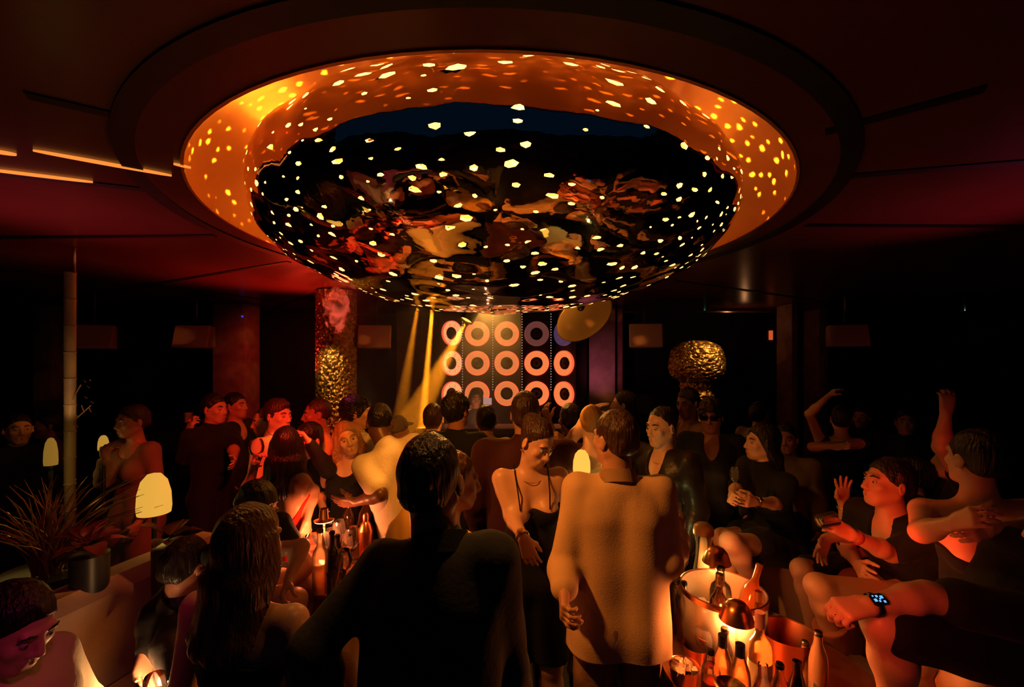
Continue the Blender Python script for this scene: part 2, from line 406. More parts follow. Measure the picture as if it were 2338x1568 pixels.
def g_hand(sdf, J, sd):
    sp = J.hand[sd]; s = J.s * (.9 if J.fem else 1.0); Wr = J.Wr[sd]
    D = (Wr - J.E[sd]).normalized()
    if 'hd' in sp: D = Vector(sp['hd']).normalized()
    sg = 1 if sd == 'r' else -1
    pn = Vector(sp['pn']) if 'pn' in sp else (-J.R * sg + J.F * .2)
    pn = (pn - D * pn.dot(D)).normalized(); B = D.cross(pn).normalized() * (1 if sd == 'r' else -1)  # towards thumb
    # for a right hand, palm normal pn and fingers D, the thumb lies on -(D x pn) side
    B = -B if sp.get('flip') else B
    c = sp.get('curl', .35); spread = sp.get('spread', .12)
    g = sdf.group(.012, .012)
    ks = []
    for i in range(4):
        off = (1.5 - i) * .0195 * s
        K = Wr + D * (.088 - abs(i - 1.3) * .004) * s + B * off; ks.append(K)
        cap(g, Wr + D * .008 + B * off * .6, K, .0155 * s, .0125 * s)
    fg = sdf.group(.004, .006)
    for i, ln in enumerate((.072, .08, .074, .058)):
        d = (D + B * spread * (1.5 - i) * .7).normalized(); p = ks[i]; ang = c * (1.0 + .12 * i)
        for q, (fr, rr) in enumerate(((.45, .0092), (.3, .0084), (.25, .0076))):
            a = ang * (.55 + q * .55) * 1.25; dd = (d * math.cos(a * (1 if q == 0 else 1)) + pn * math.sin(a)).normalized()
            q2 = p + dd * ln * fr * s; cap(fg, p, q2, rr * s, (rr - .0008) * s); p = q2
    p = Wr + D * .02 * s + B * .02 * s; d1 = (D * .65 + B * (.75 - c * .3) + pn * (.25 + .4 * c)).normalized()
    q1 = p + d1 * .045 * s; d2 = (D * .85 + B * (.35 - .5 * c) + pn * (.3 + .4 * c)).normalized()
    cap(g, p, q1, .015 * s, .0115 * s); fg2 = sdf.group(.006, .008); cap(fg2, q1, q1 + d2 * .032 * s, .0112 * s, .0095 * s); cap(fg2, q1 + d2 * .032 * s, q1 + (d2 + pn * c * .5).normalized() * .055 * s, .0095 * s, .008 * s)
def g_leg(sdf, J, sd, t=0.0, upto=2.0, loose=0.0, foot=True):
    s = J.s; g = sdf.group(.035, .02); h, K, A = J.hip[sd], J.K[sd], J.A[sd]
    u = min(1, upto)
    cap(g, h, h.lerp(K, u), .088 * s + t, .088 * s + (.055 - .088) * s * u + t + loose * u)
    if upto > 1:
        v = upto - 1; bk = -J.Fo * .012 if abs(K.z - A.z) > .2 else Vector((0, 0, 0))
        m = K.lerp(A, .3) + bk
        cap(g, K, K.lerp(m, min(1, v / .3)), .053 * s + t + loose, .056 * s + t + loose)
        if v > .3: cap(g, m, K.lerp(A, v), .056 * s + t + loose, .056 * s + (.036 - .056) * s * (v - .3) / .7 + t + loose * 1.2)
    if foot and upto >= 2:
        fd = Vector((J.Fo.x, J.Fo.y, 0)).normalized(); g2 = sdf.group(.02, .03)
        cap(g2, A - Vector((0, 0, .035)), A + fd * .10 - Vector((0, 0, .05)), .038, .034); cap(g2, A + fd * .10 - Vector((0, 0, .05)), A + fd * .17 - Vector((0, 0, .058)), .034, .026)
def g_head(sdf, J):
    h = J.hs * (.96 if J.fem else 1); H, f, u, r = J.H, J.hf, J.hu, J.hR
    g = sdf.group(.022 * h, .02); ax = (r, f, u)
    ell(g, H + u * .03 * h - f * .012 * h, (.074 * h, .092 * h, .090 * h), ax)
    ell(g, H - u * .03 * h + f * .022 * h, (.060 * h, .070 * h, .080 * h), ax)
    cap(g, H - u * .088 * h + f * .066 * h - r * .010, H - u * .088 * h + f * .066 * h + r * .010, .021 * h, .021 * h)
    for sg in (1, -1):
        cap(g, H - u * .085 * h + f * .055 * h + r * sg * .015, H - u * .045 * h - f * .008 + r * sg * .050 * h, .020 * h, .020 * h)
        ell(g, H - u * .012 * h + f * .062 * h + r * sg * .042 * h, (.018, .016, .016), ax)
    g2 = sdf.group(.012, .012)
    cap(g2, H + u * .036 * h + f * .076 * h - r * .034, H + u * .036 * h + f * .076 * h + r * .034, .011, .011)
    cap(g2, H + u * .022 * h + f * .084 * h, H - u * .022 * h + f * .107 * h, .009, .0115)
    for sg in (1, -1): ell(g2, H - u * .028 * h + f * .094 * h + r * sg * .012, (.009, .011, .009), ax)
    cap(g2, H - u * .052 * h + f * .086 * h - r * .016, H - u * .052 * h + f * .086 * h + r * .016, .0085, .0085)
    cap(g2, H - u * .064 * h + f * .084 * h - r * .013, H - u * .064 * h + f * .084 * h + r * .013, .009, .009)
    for sg in (1, -1):
        g3 = sdf.group(.006, .008)
        m = rotm(u, -sg * 18); e_r, e_f = m @ r, m @ f
        ell(g3, H - u * .004 - f * .012 + r * sg * .079 * h, (.007, .020, .031), (e_r, e_f, u))
        ell(g3, H + u * .002 - f * .006 + r * sg * .089 * h, (.006, .011, .017), (e_r, e_f, u), 'sub')
    # eye sockets are carved by the head group itself
    for sg in (1, -1): ell(g, H + u * .012 * h + f * .098 * h + r * sg * .031 * h, (.017, .016, .011), ax, 'sub')

def hair_sdf(J, kind):
    h = J.hs * (.96 if J.fem else 1); H, f, u, r = J.H, J.hf, J.hu, J.hR; ax = (r, f, u)
    sd = SDF(); g = sd.group(.03, .012); T = J.T; N = J.N
    th = {'short': .012, 'buzz': .005, 'curly': .026, 'quiff': .012, 'bob': .02, 'long': .018, 'bun': .010, 'cap': .014, 'beanie': .014, 'balding': .006}[kind]
    ell(g, H + u * .037 * h - f * .0235 * h, (.0745 * h + th * .42, .092 * h + th, .090 * h + th), ax)
    fa, fb = (.078, .089), (-.058, -.090)
    if kind == 'curly': fa, fb = (.092, .068), (-.05, -.10)
    if kind == 'balding': fa, fb = (.062, .100), (-.06, -.085)
    if kind == 'bun': fa, fb = (.070, .094), (-.06, -.075)
    if kind in ('cap', 'beanie'): fa, fb = (.08, .045), (-.1, .01)
    if kind in ('long', 'bob'): fa, fb = (.082, .064), (.0, -.14)
    d = (fb[0] - fa[0], fb[1] - fa[1]); nrm = Vector((0, 0, 0)) + f * (-d[1]) + u * d[0]; nrm = nrm.normalized()
    if nrm.dot(f) < 0: nrm = -nrm
    pt = H + f * fa[0] * h + u * fa[1] * h
    sd.clips.append((tuple(pt), tuple(nrm)))
    if kind == 'quiff':
        cap(g, H + u * .105 * h + f * .03, H + u * .10 * h + f * .075 * h, .03, .022); sd.clips[0] = (tuple(pt + f * .012), tuple(nrm))
    if kind == 'bun': ell(g, H + u * .075 * h - f * .105 * h, (.045, .04, .042), ax)
    if kind == 'short' :
        cap(g, H - u * .02 - f * .075 * h - r * .03, H - u * .02 - f * .075 * h + r * .03, .03, .03)
    return sd, g, (pt, nrm)

def person(label, top, yaw, hair=('short', 'black'), skin='mid', shirt=None, bottom=None, res=.008, hres=None, face=True, seed=0, extras=None, **kw):
    J = pose(top, yaw, **kw); s = J.s
    base = Vector((J.P.x, J.P.y, 0)); root = thing('person', label, 'person', base)
    sdf = SDF(); g_torso(sdf, J); g_neck(sdf, J); g_head(sdf, J)
    for sd in 'rl': g_arm(sdf, J, sd); g_hand(sdf, J, sd); g_leg(sdf, J, sd)
    sdf_obj('body', sdf, res, SKIN[skin], root)
    H, f, u, r, h = J.H, J.hf, J.hu, J.hR, J.hs * (.96 if J.fem else 1)
    hr = hres or res
    # hair
    kind, hcol = hair
    if kind != 'bald':
        sd, g, (pt, nrm) = hair_sdf(J, kind)
        noise = {'curly': (.012, 90, seed * 7 + 2), 'long': (.004, 45, seed * 7 + 1), 'bob': (.004, 45, seed * 7 + 1)}.get(kind, (.0035, 80, seed * 7 + 4))
        if kind in ('long', 'bob'):
            Lh = {'long': .36, 'bob': .2}[kind]
            g2 = sd.group(.03, .02)
            for a in range(-4, 5):
                an = math.radians(a * 24)
                dirv = -f * math.cos(an) + r * math.sin(an)
                p0 = H + u * .03 * h + dirv * .075 * h; p1 = H - u * .08 + dirv * (.085 + .012 * abs(math.sin(an * 2))) * h
                L2 = Lh * (1 - .25 * abs(a) / 4)
                p2 = p1 + Vector((0, 0, -L2 * .5)) + dirv * .03; p3 = p1 + Vector((0, 0, -L2)) + dirv * .015 + f * .0
                cap(g2, p0, p1, .020, .027); cap(g2, p1, p2, .027, .028); cap(g2, p2, p3, .028, .010)
            sd.clips[0] = (tuple(H + f * .085 * h + u * .062 * h), tuple((f * .95 + u * -.35).normalized()))
            sd.clips[0] = (tuple(H + f * .036 * h + u * .012), tuple((f * .90 - u * .44).normalized()))
        m = HAIR[hcol] if kind not in ('cap', 'beanie') else cloth(hcol, (.01, .01, .012))
        sdf_obj({'cap': 'cap', 'beanie': 'beanie'}.get(kind, 'hair'), sd, min(hr, .007), m, root, noise)
        if kind == 'cap':
            bm = bmesh.new()
            Mx = Matrix((( *r, 0), (*f, 0), (*u, 0), (0, 0, 0, 1))).transposed()
            lathe(bm, [(.0, .004), (.10, .0), (.10, -.004), (.0, 0)], 24)
            bmesh.ops.scale(bm, vec=(.8, 1.25, 1), verts=bm.verts)
            bm.transform(Matrix.Translation(H + f * .085 + u * .048 - base) @ Mx)
            obj('cap_peak', bm, m, root)
    if face:
        for sg in (1, -1):
            bm = bmesh.new(); bmesh.ops.create_uvsphere(bm, u_segments=12, v_segments=8, radius=.0115 * h)
            c = H + u * .010 * h + f * .0755 * h + r * sg * .031 * h
            bm.transform(Matrix.Translation(c - base)); e = obj('eye', bm, EYE_W, root)
            bm = bmesh.new(); bmesh.ops.create_uvsphere(bm, u_segments=10, v_segments=6, radius=.006 * h)
            bm.transform(Matrix.Translation(c + f * .007 * h - base)); obj('iris', bm, EYE_D, e)
            bm = bmesh.new(); tube(bm, [H + u * .034 * h + f * .088 * h + r * sg * .014 - base, H + u * .041 * h + f * .088 * h + r * sg * .032 - base, H + u * .034 * h + f * .074 * h + r * sg * .052 - base], [.003, .0045, .002], 6)
            obj('eyebrow', bm, HAIR[hcol if hcol in HAIR else 'black'], root)
        bm = bmesh.new()
        for dz, rr in ((-.052, .005), (-.062, .006)):
            tube(bm, [H + u * (dz - .002) * h + f * .086 * h - r * .021 - base, H + u * dz * h + f * .0945 * h - base, H + u * (dz - .002) * h + f * .086 * h + r * .021 - base], [.002, rr * .9, .002], 6)
        obj('lips', bm, LIPM, root)
    # upper clothing
    if shirt:
        c = dict(col='black', sl=.5, t=.012, hem=.05, neck='crew', loose=0, res=res); c.update(shirt)
        t = c['t']; sd = SDF(); g = g_torso(sd, J, t, bust=True)
        N, P, T, R, F = J.N, J.P, J.T, J.R, J.F
        if c['loose']:
            for sg in (1, -1):
                cap(g, N - T * .18 * s + R * sg * .09 * s, P + R * sg * .085 * s - T * c['hem'] * 1.2, .085 * s + t + c['loose'] * .5, .095 * s + t + c['loose'])
        for q in 'rl':
            if c['sl'] > 0: g_arm(sd, J, q, t * .8, c['sl'], c['loose'] * .3 + .004)
        if c['neck'] in ('collar', 'high', 'crew'):
            g_neck(sd, J, t * .7, {'collar': .14, 'high': .5, 'crew': .12}[c['neck']])
        if c['neck'] == 'v': sd.subs.append(('e', tuple(N + F * .10 * s - T * .02 * s), (.058 * s, .11 * s, .15 * s), [tuple(R), tuple(F), tuple(T)]))
        for cc, rr in c.get('cuts', []): sd.subs.append(('e', tuple(cc), rr, [tuple(R), tuple(F), tuple(T)]))
        if c['neck'] == 'scoop': sd.subs.append(('e', tuple(N + F * .03 * s), (.098 * s, .28 * s, .115 * s), [tuple(R), tuple(F), tuple(T)]))
        if c['neck'] == 'strapless': sd.clips.append((tuple(N - T * .165 * s), tuple((T * .97 + F * .2).normalized())))
        if c['neck'] == 'backless': sd.clips.append((tuple(N - T * .20 * s), tuple((T * .55 - F * .83).normalized())))
        if not c.get('dress'): sd.clips.append((tuple(P - T * c['hem'] * s), tuple(-T)))
        else:
            g3 = sd.group(.06, .05)
            for q in 'rl':
                hp_, K = J.hip[q], J.K[q]; e = hp_.lerp(K, min(1, c['dress'])); cap(g3, hp_, e, .10 * s + t, .085 * s + t + c['loose'])
                if c['dress'] > 1: cap(g3, K, K.lerp(J.A[q], c['dress'] - 1), .085 * s + t + c['loose'], .10 * s + t + c['loose'])
            if J.K['r'].z < J.P.z - .25: sd.clips.append(((0, 0, e.z if c['dress'] <= 1 else K.lerp(J.A[q], c['dress'] - 1).z), (0, 0, -1)))
        nm = c.get('name', 'dress' if c.get('dress') else ('shirt' if c['sl'] > 1 or c['neck'] == 'collar' else ('top' if c['sl'] <= 0 else 't_shirt')))
        o = sdf_obj(nm, sd, c['res'], CLOTH[c['col']], root, (c.get('fold', .004 + c['loose'] * .12), 22 if c['loose'] else 30, seed * 7 + 1))
        if c['neck'] == 'collar':
            bm = bmesh.new(); rows = []; q_ = .056 if not J.fem else .048
            for k in range(25):
                a = math.radians(-158 + 316 * k / 24); fr = (1 - math.cos(a)) / 2; dv = -J.F * math.cos(a) * 1.05 + J.R * math.sin(a)
                ctr = J.N + J.F * .012 - base; rows.append([bm.verts.new(ctr + dv * (q_ + .010) * s + J.T * (.058 - .06 * fr) * s), bm.verts.new(ctr + dv * (q_ + .018) * s + J.T * (.060 - .06 * fr) * s), bm.verts.new(ctr + dv * (q_ + .030 + t * .6) * s + J.T * (.012 - .085 * fr) * s)])
            for a, b in zip(rows, rows[1:]):
                for k in range(2): bm.faces.new((a[k], a[k + 1], b[k + 1], b[k]))
            bmesh.ops.solidify(bm, geom=bm.faces[:], thickness=.003); obj('collar', bm, CLOTH[c['col']], root)
        if c.get('straps'):
            for sg in (1, -1):
                a = N - T * .175 * s + R * sg * .075 * s + F * .135 * s; b = N - T * .02 * s + R * sg * .088 * s + F * .03; bb = N + R * sg * .085 * s + T * .012 * s - F * .01; d_ = N - T * .17 * s + R * sg * .07 * s - F * .085 * s
                bm = bmesh.new(); tube(bm, [a - base, (a.lerp(b, .5) + F * .018) - base, b + T * .012 - base, bb + T * .012 - base, d_ - base], .0035, 6); obj('strap', bm, CLOTH[c['col']], root)
    if bottom:
        kd, col = bottom[0], bottom[1]; sd = SDF(); t = .012
        g = sd.group(.05, .03)
        for sg in (1, -1):
            cap(g, J.P + J.T * .08 + J.R * sg * .05 * s, J.P + J.R * sg * .065 * s, .088 * s + t, .10 * s + t)
            ell(g, J.P - J.T * .06 * s + J.R * sg * .07 * s - J.F * .045 * s, (.087 * s + t, .082 * s + t, .092 * s + t), (J.R, J.F, J.T))
        for q in 'rl': g_leg(sd, J, q, t, {'trousers': 1.93, 'shorts': .93, 'skirt': .6}[kd], .014 if kd != 'skirt' else .03, foot=False)
        sd.clips.append((tuple(J.P + J.T * .13 * s), tuple(J.T)))
        sdf_obj(kd, sd, res, CLOTH[col], root, (.006, 25, seed * 7 + 5))
        if kd == 'trousers':
            for q in 'rl':
                A = J.A[q]; fd = Vector((J.Fo.x, J.Fo.y, 0)).normalized(); ss = SDF(); g = ss.group(.02, .02)
                cap(g, A - Vector((0, 0, .03)), A + fd * .10 - Vector((0, 0, .045)), .050, .046); cap(g, A + fd * .10 - Vector((0, 0, .045)), A + fd * .19 - Vector((0, 0, .052)), .044, .034)
                ss.clips.append(((0, 0, A.z - .088), (0, 0, -1)))
                sdf_obj('shoe', ss, .008, cloth('shoe_leather', (.05, .03, .02), .4), root)
    if extras: extras(J, root, base)
    root['_j'] = 0; del root['_j']
    return J, root

def band(J, root, base, sd, frac, r, m, name, w=.008):
    E, Wr = J.E[sd], J.Wr[sd]; D = (Wr - E).normalized(); c = E.lerp(Wr, frac)
    bm = lathed([(r, -w), (r + .003, -w * .6), (r + .003, w * .6), (r, w)], 24)
    q = D.to_track_quat('Z', 'Y').to_matrix().to_4x4(); bm.transform(Matrix.Translation(c - base) @ q); return obj(name, bm, m, root)
# ------------------------------------------------------------------ the room
CX, CY, HC = -.094, 2.78, 2.85
M_CEIL = mat('ceiling_leather', (.15, .045, .032), .30, spec=.5, bump=.12, bscale=2.2, var=.15, vscale=1.5)
M_SEAM = mat('seam_black', (.004, .004, .005), .6)
M_WALL = mat('wall_dark', (.02, .02, .024), .7, var=.2)
M_FLOOR = mat('floor_dark', (.03, .02, .018), .4, var=.3)
M_PILL = mat('pillar_wood', (.42, .20, .15), .6, bump=.3, bscale=6, var=.25)
R0 = 1.615
def ceiling():
    bm = bmesh.new(); n = 128; x0, x1, y0, y1 = -9.5, 9.5, -3.0, 7.24; ra, rb = [], []
    angs = sorted(set([2 * math.pi * i / n for i in range(n)] + [math.atan2(y - CY, x - CX) % (2 * math.pi) for x in (x0, x1) for y in (y0, y1)]))
    for a in angs:
        c, s_ = math.cos(a), math.sin(a)
        t = min([q for q in (((x1 - CX) / c if c > 1e-9 else 1e9), ((x0 - CX) / c if c < -1e-9 else 1e9), ((y1 - CY) / s_ if s_ > 1e-9 else 1e9), ((y0 - CY) / s_ if s_ < -1e-9 else 1e9))])
        ra.append(bm.verts.new((CX + c * R0, CY + s_ * R0, HC))); rb.append(bm.verts.new((CX + c * t, CY + s_ * t, HC)))
    for i in range(len(ra)):
        j = (i + 1) % len(ra); bm.faces.new((ra[i], ra[j], rb[j], rb[i]))
    r = bmesh.ops.extrude_face_region(bm, geom=bm.faces[:]); bmesh.ops.translate(bm, vec=(0, 0, .12), verts=[v for v in r['geom'] if isinstance(v, bmesh.types.BMVert)])
    return struct(obj('ceiling', bm, M_CEIL, smooth=False))
ceiling()
# the copper-lined recess above the hole
M_REC = mat('copper_lining', (.85, .32, .07), .34, .35, bump=.25, bscale=3)
bm = bmesh.new(); prof = []
for i in range(17):
    a = math.pi / 2 * i / 16; prof.append((R0 * math.cos(a) ** .8 if i < 16 else 0, .62 * math.sin(a)))
prof = [(R0, -.006), (R0 + .012, -.006), (R0 + .012, 0)][::-1] + prof
lathe(bm, prof, 96); rec = struct(obj('trim_1', bm, M_REC, loc=(CX, CY, HC)))
# dark seams between the ceiling panels
tn = 2
bm = lathed([(1.765, 0), (1.765, -.008), (1.835, -.008), (1.835, 0)], 128); struct(obj('trim_2', bm, M_SEAM, loc=(CX, CY, HC)))
def cpt(px, py): d = .85 * FPX / (HOR - py); return Vector(((px - 1169) / FPX * d, d, HC))
def seam(a, b, w=.045):
    global tn; tn += 1; a, b = Vector(a), Vector(b); d = (b - a).normalized(); q = Vector((-d.y, d.x, 0)) * w / 2; bm = bmesh.new()
    vs = [bm.verts.new(p) for p in (a - q, b - q, b + q, a + q)]; f = bm.faces.new(vs)
    r = bmesh.ops.extrude_face_region(bm, geom=[f]); bmesh.ops.translate(bm, vec=(0, 0, -.006), verts=[v for v in r['geom'] if isinstance(v, bmesh.types.BMVert)])
    struct(obj('trim_%d' % tn, bm, M_SEAM, smooth=False))
def ext(a, b, L):
    d = (b - a).normalized(); return a, a + d * L
for p, q, L in (((340, 432), (0, 395), 7), ((490, 537), (60, 541), 7), ((660, 597), (0, 705), 7.5), ((760, 655), (600, 710), 2.4), ((1945, 400), (2130, 385), 7), ((1840, 513), (2230, 515), 7)):
    seam(*ext(cpt(*p), cpt(*q), L))
seam(cpt(330, 645), cpt(650, 690)); seam(cpt(0, 610), cpt(235, 648)); seam(cpt(300, 270), cpt(60, 215)); seam(cpt(1885, 300), cpt(2250, 200)); seam(cpt(1540, 640), cpt(1900, 690))
# walls, floor
def wall(nm, lo, hi, m=M_WALL): return struct(obj(nm, box(lo, hi), m, smooth=False))
wall('wall_back', (-9.5, 7.24, 0), (9.5, 7.4, HC)); wall('wall_left', (-9.65, -3, 0), (-9.5, 7.4, HC)); wall('wall_right', (9.5, -3, 0), (9.65, 7.4, HC))
wall('floor', (-9.65, -3.15, -.1), (9.65, 7.4, 0), M_FLOOR)
# lit copper edge where the ceiling meets the back wall on the right
M_EDGE = mat('edge_copper', (.7, .4, .2), .25, .9)
bm = bmesh.new(); a, b = W(1340, 706, 6.3), W(1825, 704, 6.5)
tube(bm, [(a.x, 6.6, 2.80), (b.x, 6.6, 2.80)], .018, 8); tn += 1; struct(obj('trim_%d' % tn, bm, M_EDGE))

def pillar(px0, px1, d, label, dep=.35, name='pillar', m=M_PILL, z1=HC):
    a, b = W(px0, 830, d), W(px1, 830, d); bm = box((a.x, d, 0), (b.x, d + dep, z1 - .002), .01)
    return tag(obj(name, bm, m), label, 'pillar')
pillar(485, 560, 6.0, 'wide dark wooden pillar behind the red-lit guests on the left')
pillar(75, 118, 6.2, 'narrow dark wooden pillar at the far left edge of the back wall')
pillar(905, 1000, 6.9, 'brown pillar just left of the speaker wall, behind the amber light beams')
pillar(1345, 1405, 6.3, 'pale purple-lit pillar just right of the speaker wall', m=mat('pillar_pale', (.40, .26, .24), .6, bump=.3, bscale=6, var=.2))
pillar(1408, 1422, 6.5, 'thin dark side strip standing beside the purple-lit pillar')
pillar(1808, 1822, 6.0, 'thin dark post right of the gold lattice sculpture')
pillar(1870, 1892, 6.6, 'thin purple-tinged post behind the raised arms on the right')

# ------------------------------------------------------------------ chandelier
def chandelier():
    a_, c_ = 1.40, .535; root = thing('chandelier', 'huge round hammered mirror chandelier pierced with glowing amber holes, hanging from the ceiling', 'chandelier', (CX, CY, 2.885))
    bm = bmesh.new(); bmesh.ops.create_icosphere(bm, subdivisions=6, radius=1)
    rs = np.random.RandomState(4); co = np.array([v.co for v in bm.verts]); co += rs.normal(size=co.shape) * .0085; co /= np.linalg.norm(co, axis=1)[:, None]
    bm.verts.ensure_lookup_table(); bm.faces.ensure_lookup_table()
    tri = np.array([[v.index for v in f.verts] for f in bm.faces]); cen = co[tri].mean(1); cen /= np.linalg.norm(cen, axis=1)[:, None]
    rings = []
    for v in bm.verts:
        fs = [f.index for f in v.link_faces]; n = Vector(co[v.index]); t = n.orthogonal().normalized(); b = n.cross(t)
        fs.sort(key=lambda i: math.atan2((Vector(cen[i]) - n).dot(b), (Vector(cen[i]) - n).dot(t))); rings.append(fs)
    bm.free()
    # slow dents in the hammered metal
    D = np.zeros(len(cen)); sc = np.array([a_, a_, c_]); P = cen * sc
    for k in range(14):
        f = rs.normal(size=3) * (9 + 5 * (k % 3)); D += np.sin(P @ f + rs.uniform(0, 6.28)) / 14
    nrm = cen / sc; nrm /= np.linalg.norm(nrm, axis=1)[:, None]
    out = P + nrm * (D * .020)[:, None]; th = .016
    V = [list(p) for p in out]; faces = []; mats = []; inner = {}
    lv, lf = [], []; rimf, rv = [], []
    def holecells():
        z = co[:, 2]; pr = np.where(z < .0, .15, .28); pr = np.where(np.abs(z) < .35, .13, pr)
        return rs.uniform(size=len(co)) < pr
    hole = holecells(); cand = np.where(hole)[0]; taken = np.zeros(len(cen), bool)
    for i in cand:
        if taken[rings[i]].any(): hole[i] = False
        else: taken[rings[i]] = True
    lin_out = P - nrm * th
    LV = [list(p) for p in lin_out]
    RV = []; RF = []
    for i, ring in enumerate(rings):
        if not hole[i]:
            faces.append(ring); lf.append(ring[::-1]); continue
        k = len(ring); s_ = rs.uniform(.45, 1.0) if rs.rand() < .75 else rs.uniform(.25, .5)
        if co[i, 2] > .1: s_ = rs.uniform(.8, 1.05)
        c0 = np.mean([V[j] for j in ring], 0); c1 = np.mean([LV[j] for j in ring], 0); ov, iv = [], []
        jit = rs.uniform(.75, 1.05, size=k)
        for q, j in enumerate(ring):
            V.append(list(c0 + (np.array(V[j]) - c0) * s_ * jit[q])); ov.append(len(V) - 1)
            LV.append(list(c1 + (np.array(LV[j]) - c1) * s_ * jit[q])); iv.append(len(LV) - 1)
        for q in range(k):
            w = (q + 1) % k
            faces.append([ring[q], ring[w], ov[w], ov[q]]); lf.append([ring[w], ring[q], iv[q], iv[w]])
            b0 = len(RV); RV += [V[ov[q]], V[ov[w]], LV[iv[w]], LV[iv[q]]]; RF.append([b0, b0 + 1, b0 + 2, b0 + 3])
    def mk(name, V, F, m, smooth):
        me = bpy.data.meshes.new(name); me.from_pydata(V, [], F); me.update()
        for p in me.polygons: p.use_smooth = smooth
        me.materials.append(m); o = bpy.data.objects.new(name, me); COL.objects.link(o); o.parent = root; return o
    mir = mat('hammered_mirror', (.92, .80, .66), .035, 1.0, bump=.16, bscale=5.0)
    mk('mirror_shell', V, faces, mir, True)
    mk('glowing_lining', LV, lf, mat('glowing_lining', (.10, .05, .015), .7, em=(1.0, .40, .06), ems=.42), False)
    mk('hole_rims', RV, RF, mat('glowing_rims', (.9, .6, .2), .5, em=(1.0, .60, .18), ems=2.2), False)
    bm = bmesh.new(); tube(bm, [(0, 0, c_ - .02), (0, 0, .585)], .04, 16); obj('hanging_rod', bm, mat('black_metal', (.02, .02, .02), .4, .6), root)
    lamp('chandelier_lamp', 'POINT', (CX, CY, 2.90), 600, (1, .34, .04), .045)
    lamp('chandelier_uplight', 'SPOT', (CX, CY, 2.88), 3600, (1, .36, .04), .05, (CX, CY, 4), 176, .02)
    return root
chandelier()
# unseen warm lights added in the recess above the chandelier to brighten its glow
for a, e in ((178, 11), (205, 3), (345, .8), (20, .4), (95, .6)):
    a = math.radians(a); lamp('recess_fill', 'POINT', (CX + 1.22 * math.cos(a), CY + 1.22 * math.sin(a), 3.24), e, (1, .34, .02), .14)
# ------------------------------------------------------------------ speaker wall and stage
M_BLK = mat('black_metal', (.02, .02, .02), .4, .6)
M_BOARD = mat('speaker_board', (.03, .018, .014), .6, var=.2)
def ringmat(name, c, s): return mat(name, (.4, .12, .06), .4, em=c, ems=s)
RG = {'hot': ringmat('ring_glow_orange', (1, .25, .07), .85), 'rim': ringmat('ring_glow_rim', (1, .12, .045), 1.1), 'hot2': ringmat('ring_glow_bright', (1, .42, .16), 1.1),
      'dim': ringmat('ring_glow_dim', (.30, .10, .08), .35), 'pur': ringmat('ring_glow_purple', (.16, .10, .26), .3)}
SPD = 6.4
cols = [(1033, 48, 0), (1090, 0, 1), (1157, 0, 2), (1225, 0, 3), (1287, -48, 4)]
names = ['leftmost', 'second', 'middle', 'fourth', 'rightmost']
for cx, ang, ci in cols:
    x = (cx - 1169) / FPX * SPD; yy = SPD - (.12 if ang else 0)
    t = thing('speaker_panel', 'tall black speaker panel with three glowing ring speakers, %s of the five behind the booth' % names[ci], 'speaker', (x, yy, 0), (0, 0, math.radians(ang)), 'speaker panels behind the booth')
    obj('cabinet', box((-.215, .0, .9), (.215, .25, 2.80), .008), M_BOARD, t)
    for ri, ry in enumerate((762, 829, 898)):
        z = CAMZ - (ry - HOR) / FPX * SPD
        key = 'hot'
        if ri == 0 and ci == 3: key = 'dim'
        if ri == 0 and ci == 4: key = 'pur'
        if ci == 0: key = 'hot2'
        bm = bmesh.new(); n = 40; R1, R2, dp = .178, .092, .055
        Mx = Matrix.Rotation(math.pi / 2, 4, 'X')
        lathe(bm, [(R1, .0), (R1 - .008, .035), (R2 + .03, .016), (R2, -.002)], n, Mx)
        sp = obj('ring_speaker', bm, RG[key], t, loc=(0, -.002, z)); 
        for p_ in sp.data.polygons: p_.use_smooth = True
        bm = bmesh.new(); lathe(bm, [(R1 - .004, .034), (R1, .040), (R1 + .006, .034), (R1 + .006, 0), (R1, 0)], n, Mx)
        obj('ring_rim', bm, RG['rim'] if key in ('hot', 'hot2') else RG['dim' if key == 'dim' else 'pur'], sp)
        bm = bmesh.new(); lathe(bm, [(R2, .004), (R2 - .02, -.02 + .012), (.035, .010), (.03, .02), (0, .03)], n, Mx)
        obj('cone', bm, mat('speaker_cone', (.05, .022, .012), .5), sp)
        bm = bmesh.new()
        for k in range(8):
            a = math.radians(22 + 45 * k); m_ = Matrix.Rotation(a, 4, 'Y')
            add_box(bm, (R2 + .012, -.026, -.003), (R1 - .012, -.020, .003), m_)
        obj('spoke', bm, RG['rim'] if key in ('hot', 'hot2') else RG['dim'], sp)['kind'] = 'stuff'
for i, px in enumerate((1001, 1056, 1125, 1192, 1258, 1312)):
    x = (px - 1169) / FPX * (SPD - .15); bm = bmesh.new()
    for k in range(30): bmesh.ops.create_icosphere(bm, subdivisions=1, radius=.008, matrix=Matrix.Translation((x, SPD - .15, 1.62 + k * .038)))
    t = thing('led_strip', 'vertical strip of tiny white lights, %s of six between the speaker panels' % ['first from the left', 'second from the left', 'third from the left', 'third from the right', 'second from the right', 'first from the right'][i], 'light strip', (x, SPD - .15, 0), group='led strips on the speaker wall')
    o = obj('light_dots', bm, mat('dot_light', (.8, .7, .6), .5, em=(1, .72, .6), ems=1.6 if i not in (0, 1) else .5), t); o.location = (-x, -(SPD - .15), 0); o['kind'] = 'stuff'
    bm = box((x - .012, SPD - .14, 1.4), (x + .012, SPD - .115, 2.8)); o = obj('strip_rail', bm, M_BLK, t); o.location = (-x, -(SPD - .15), 0)
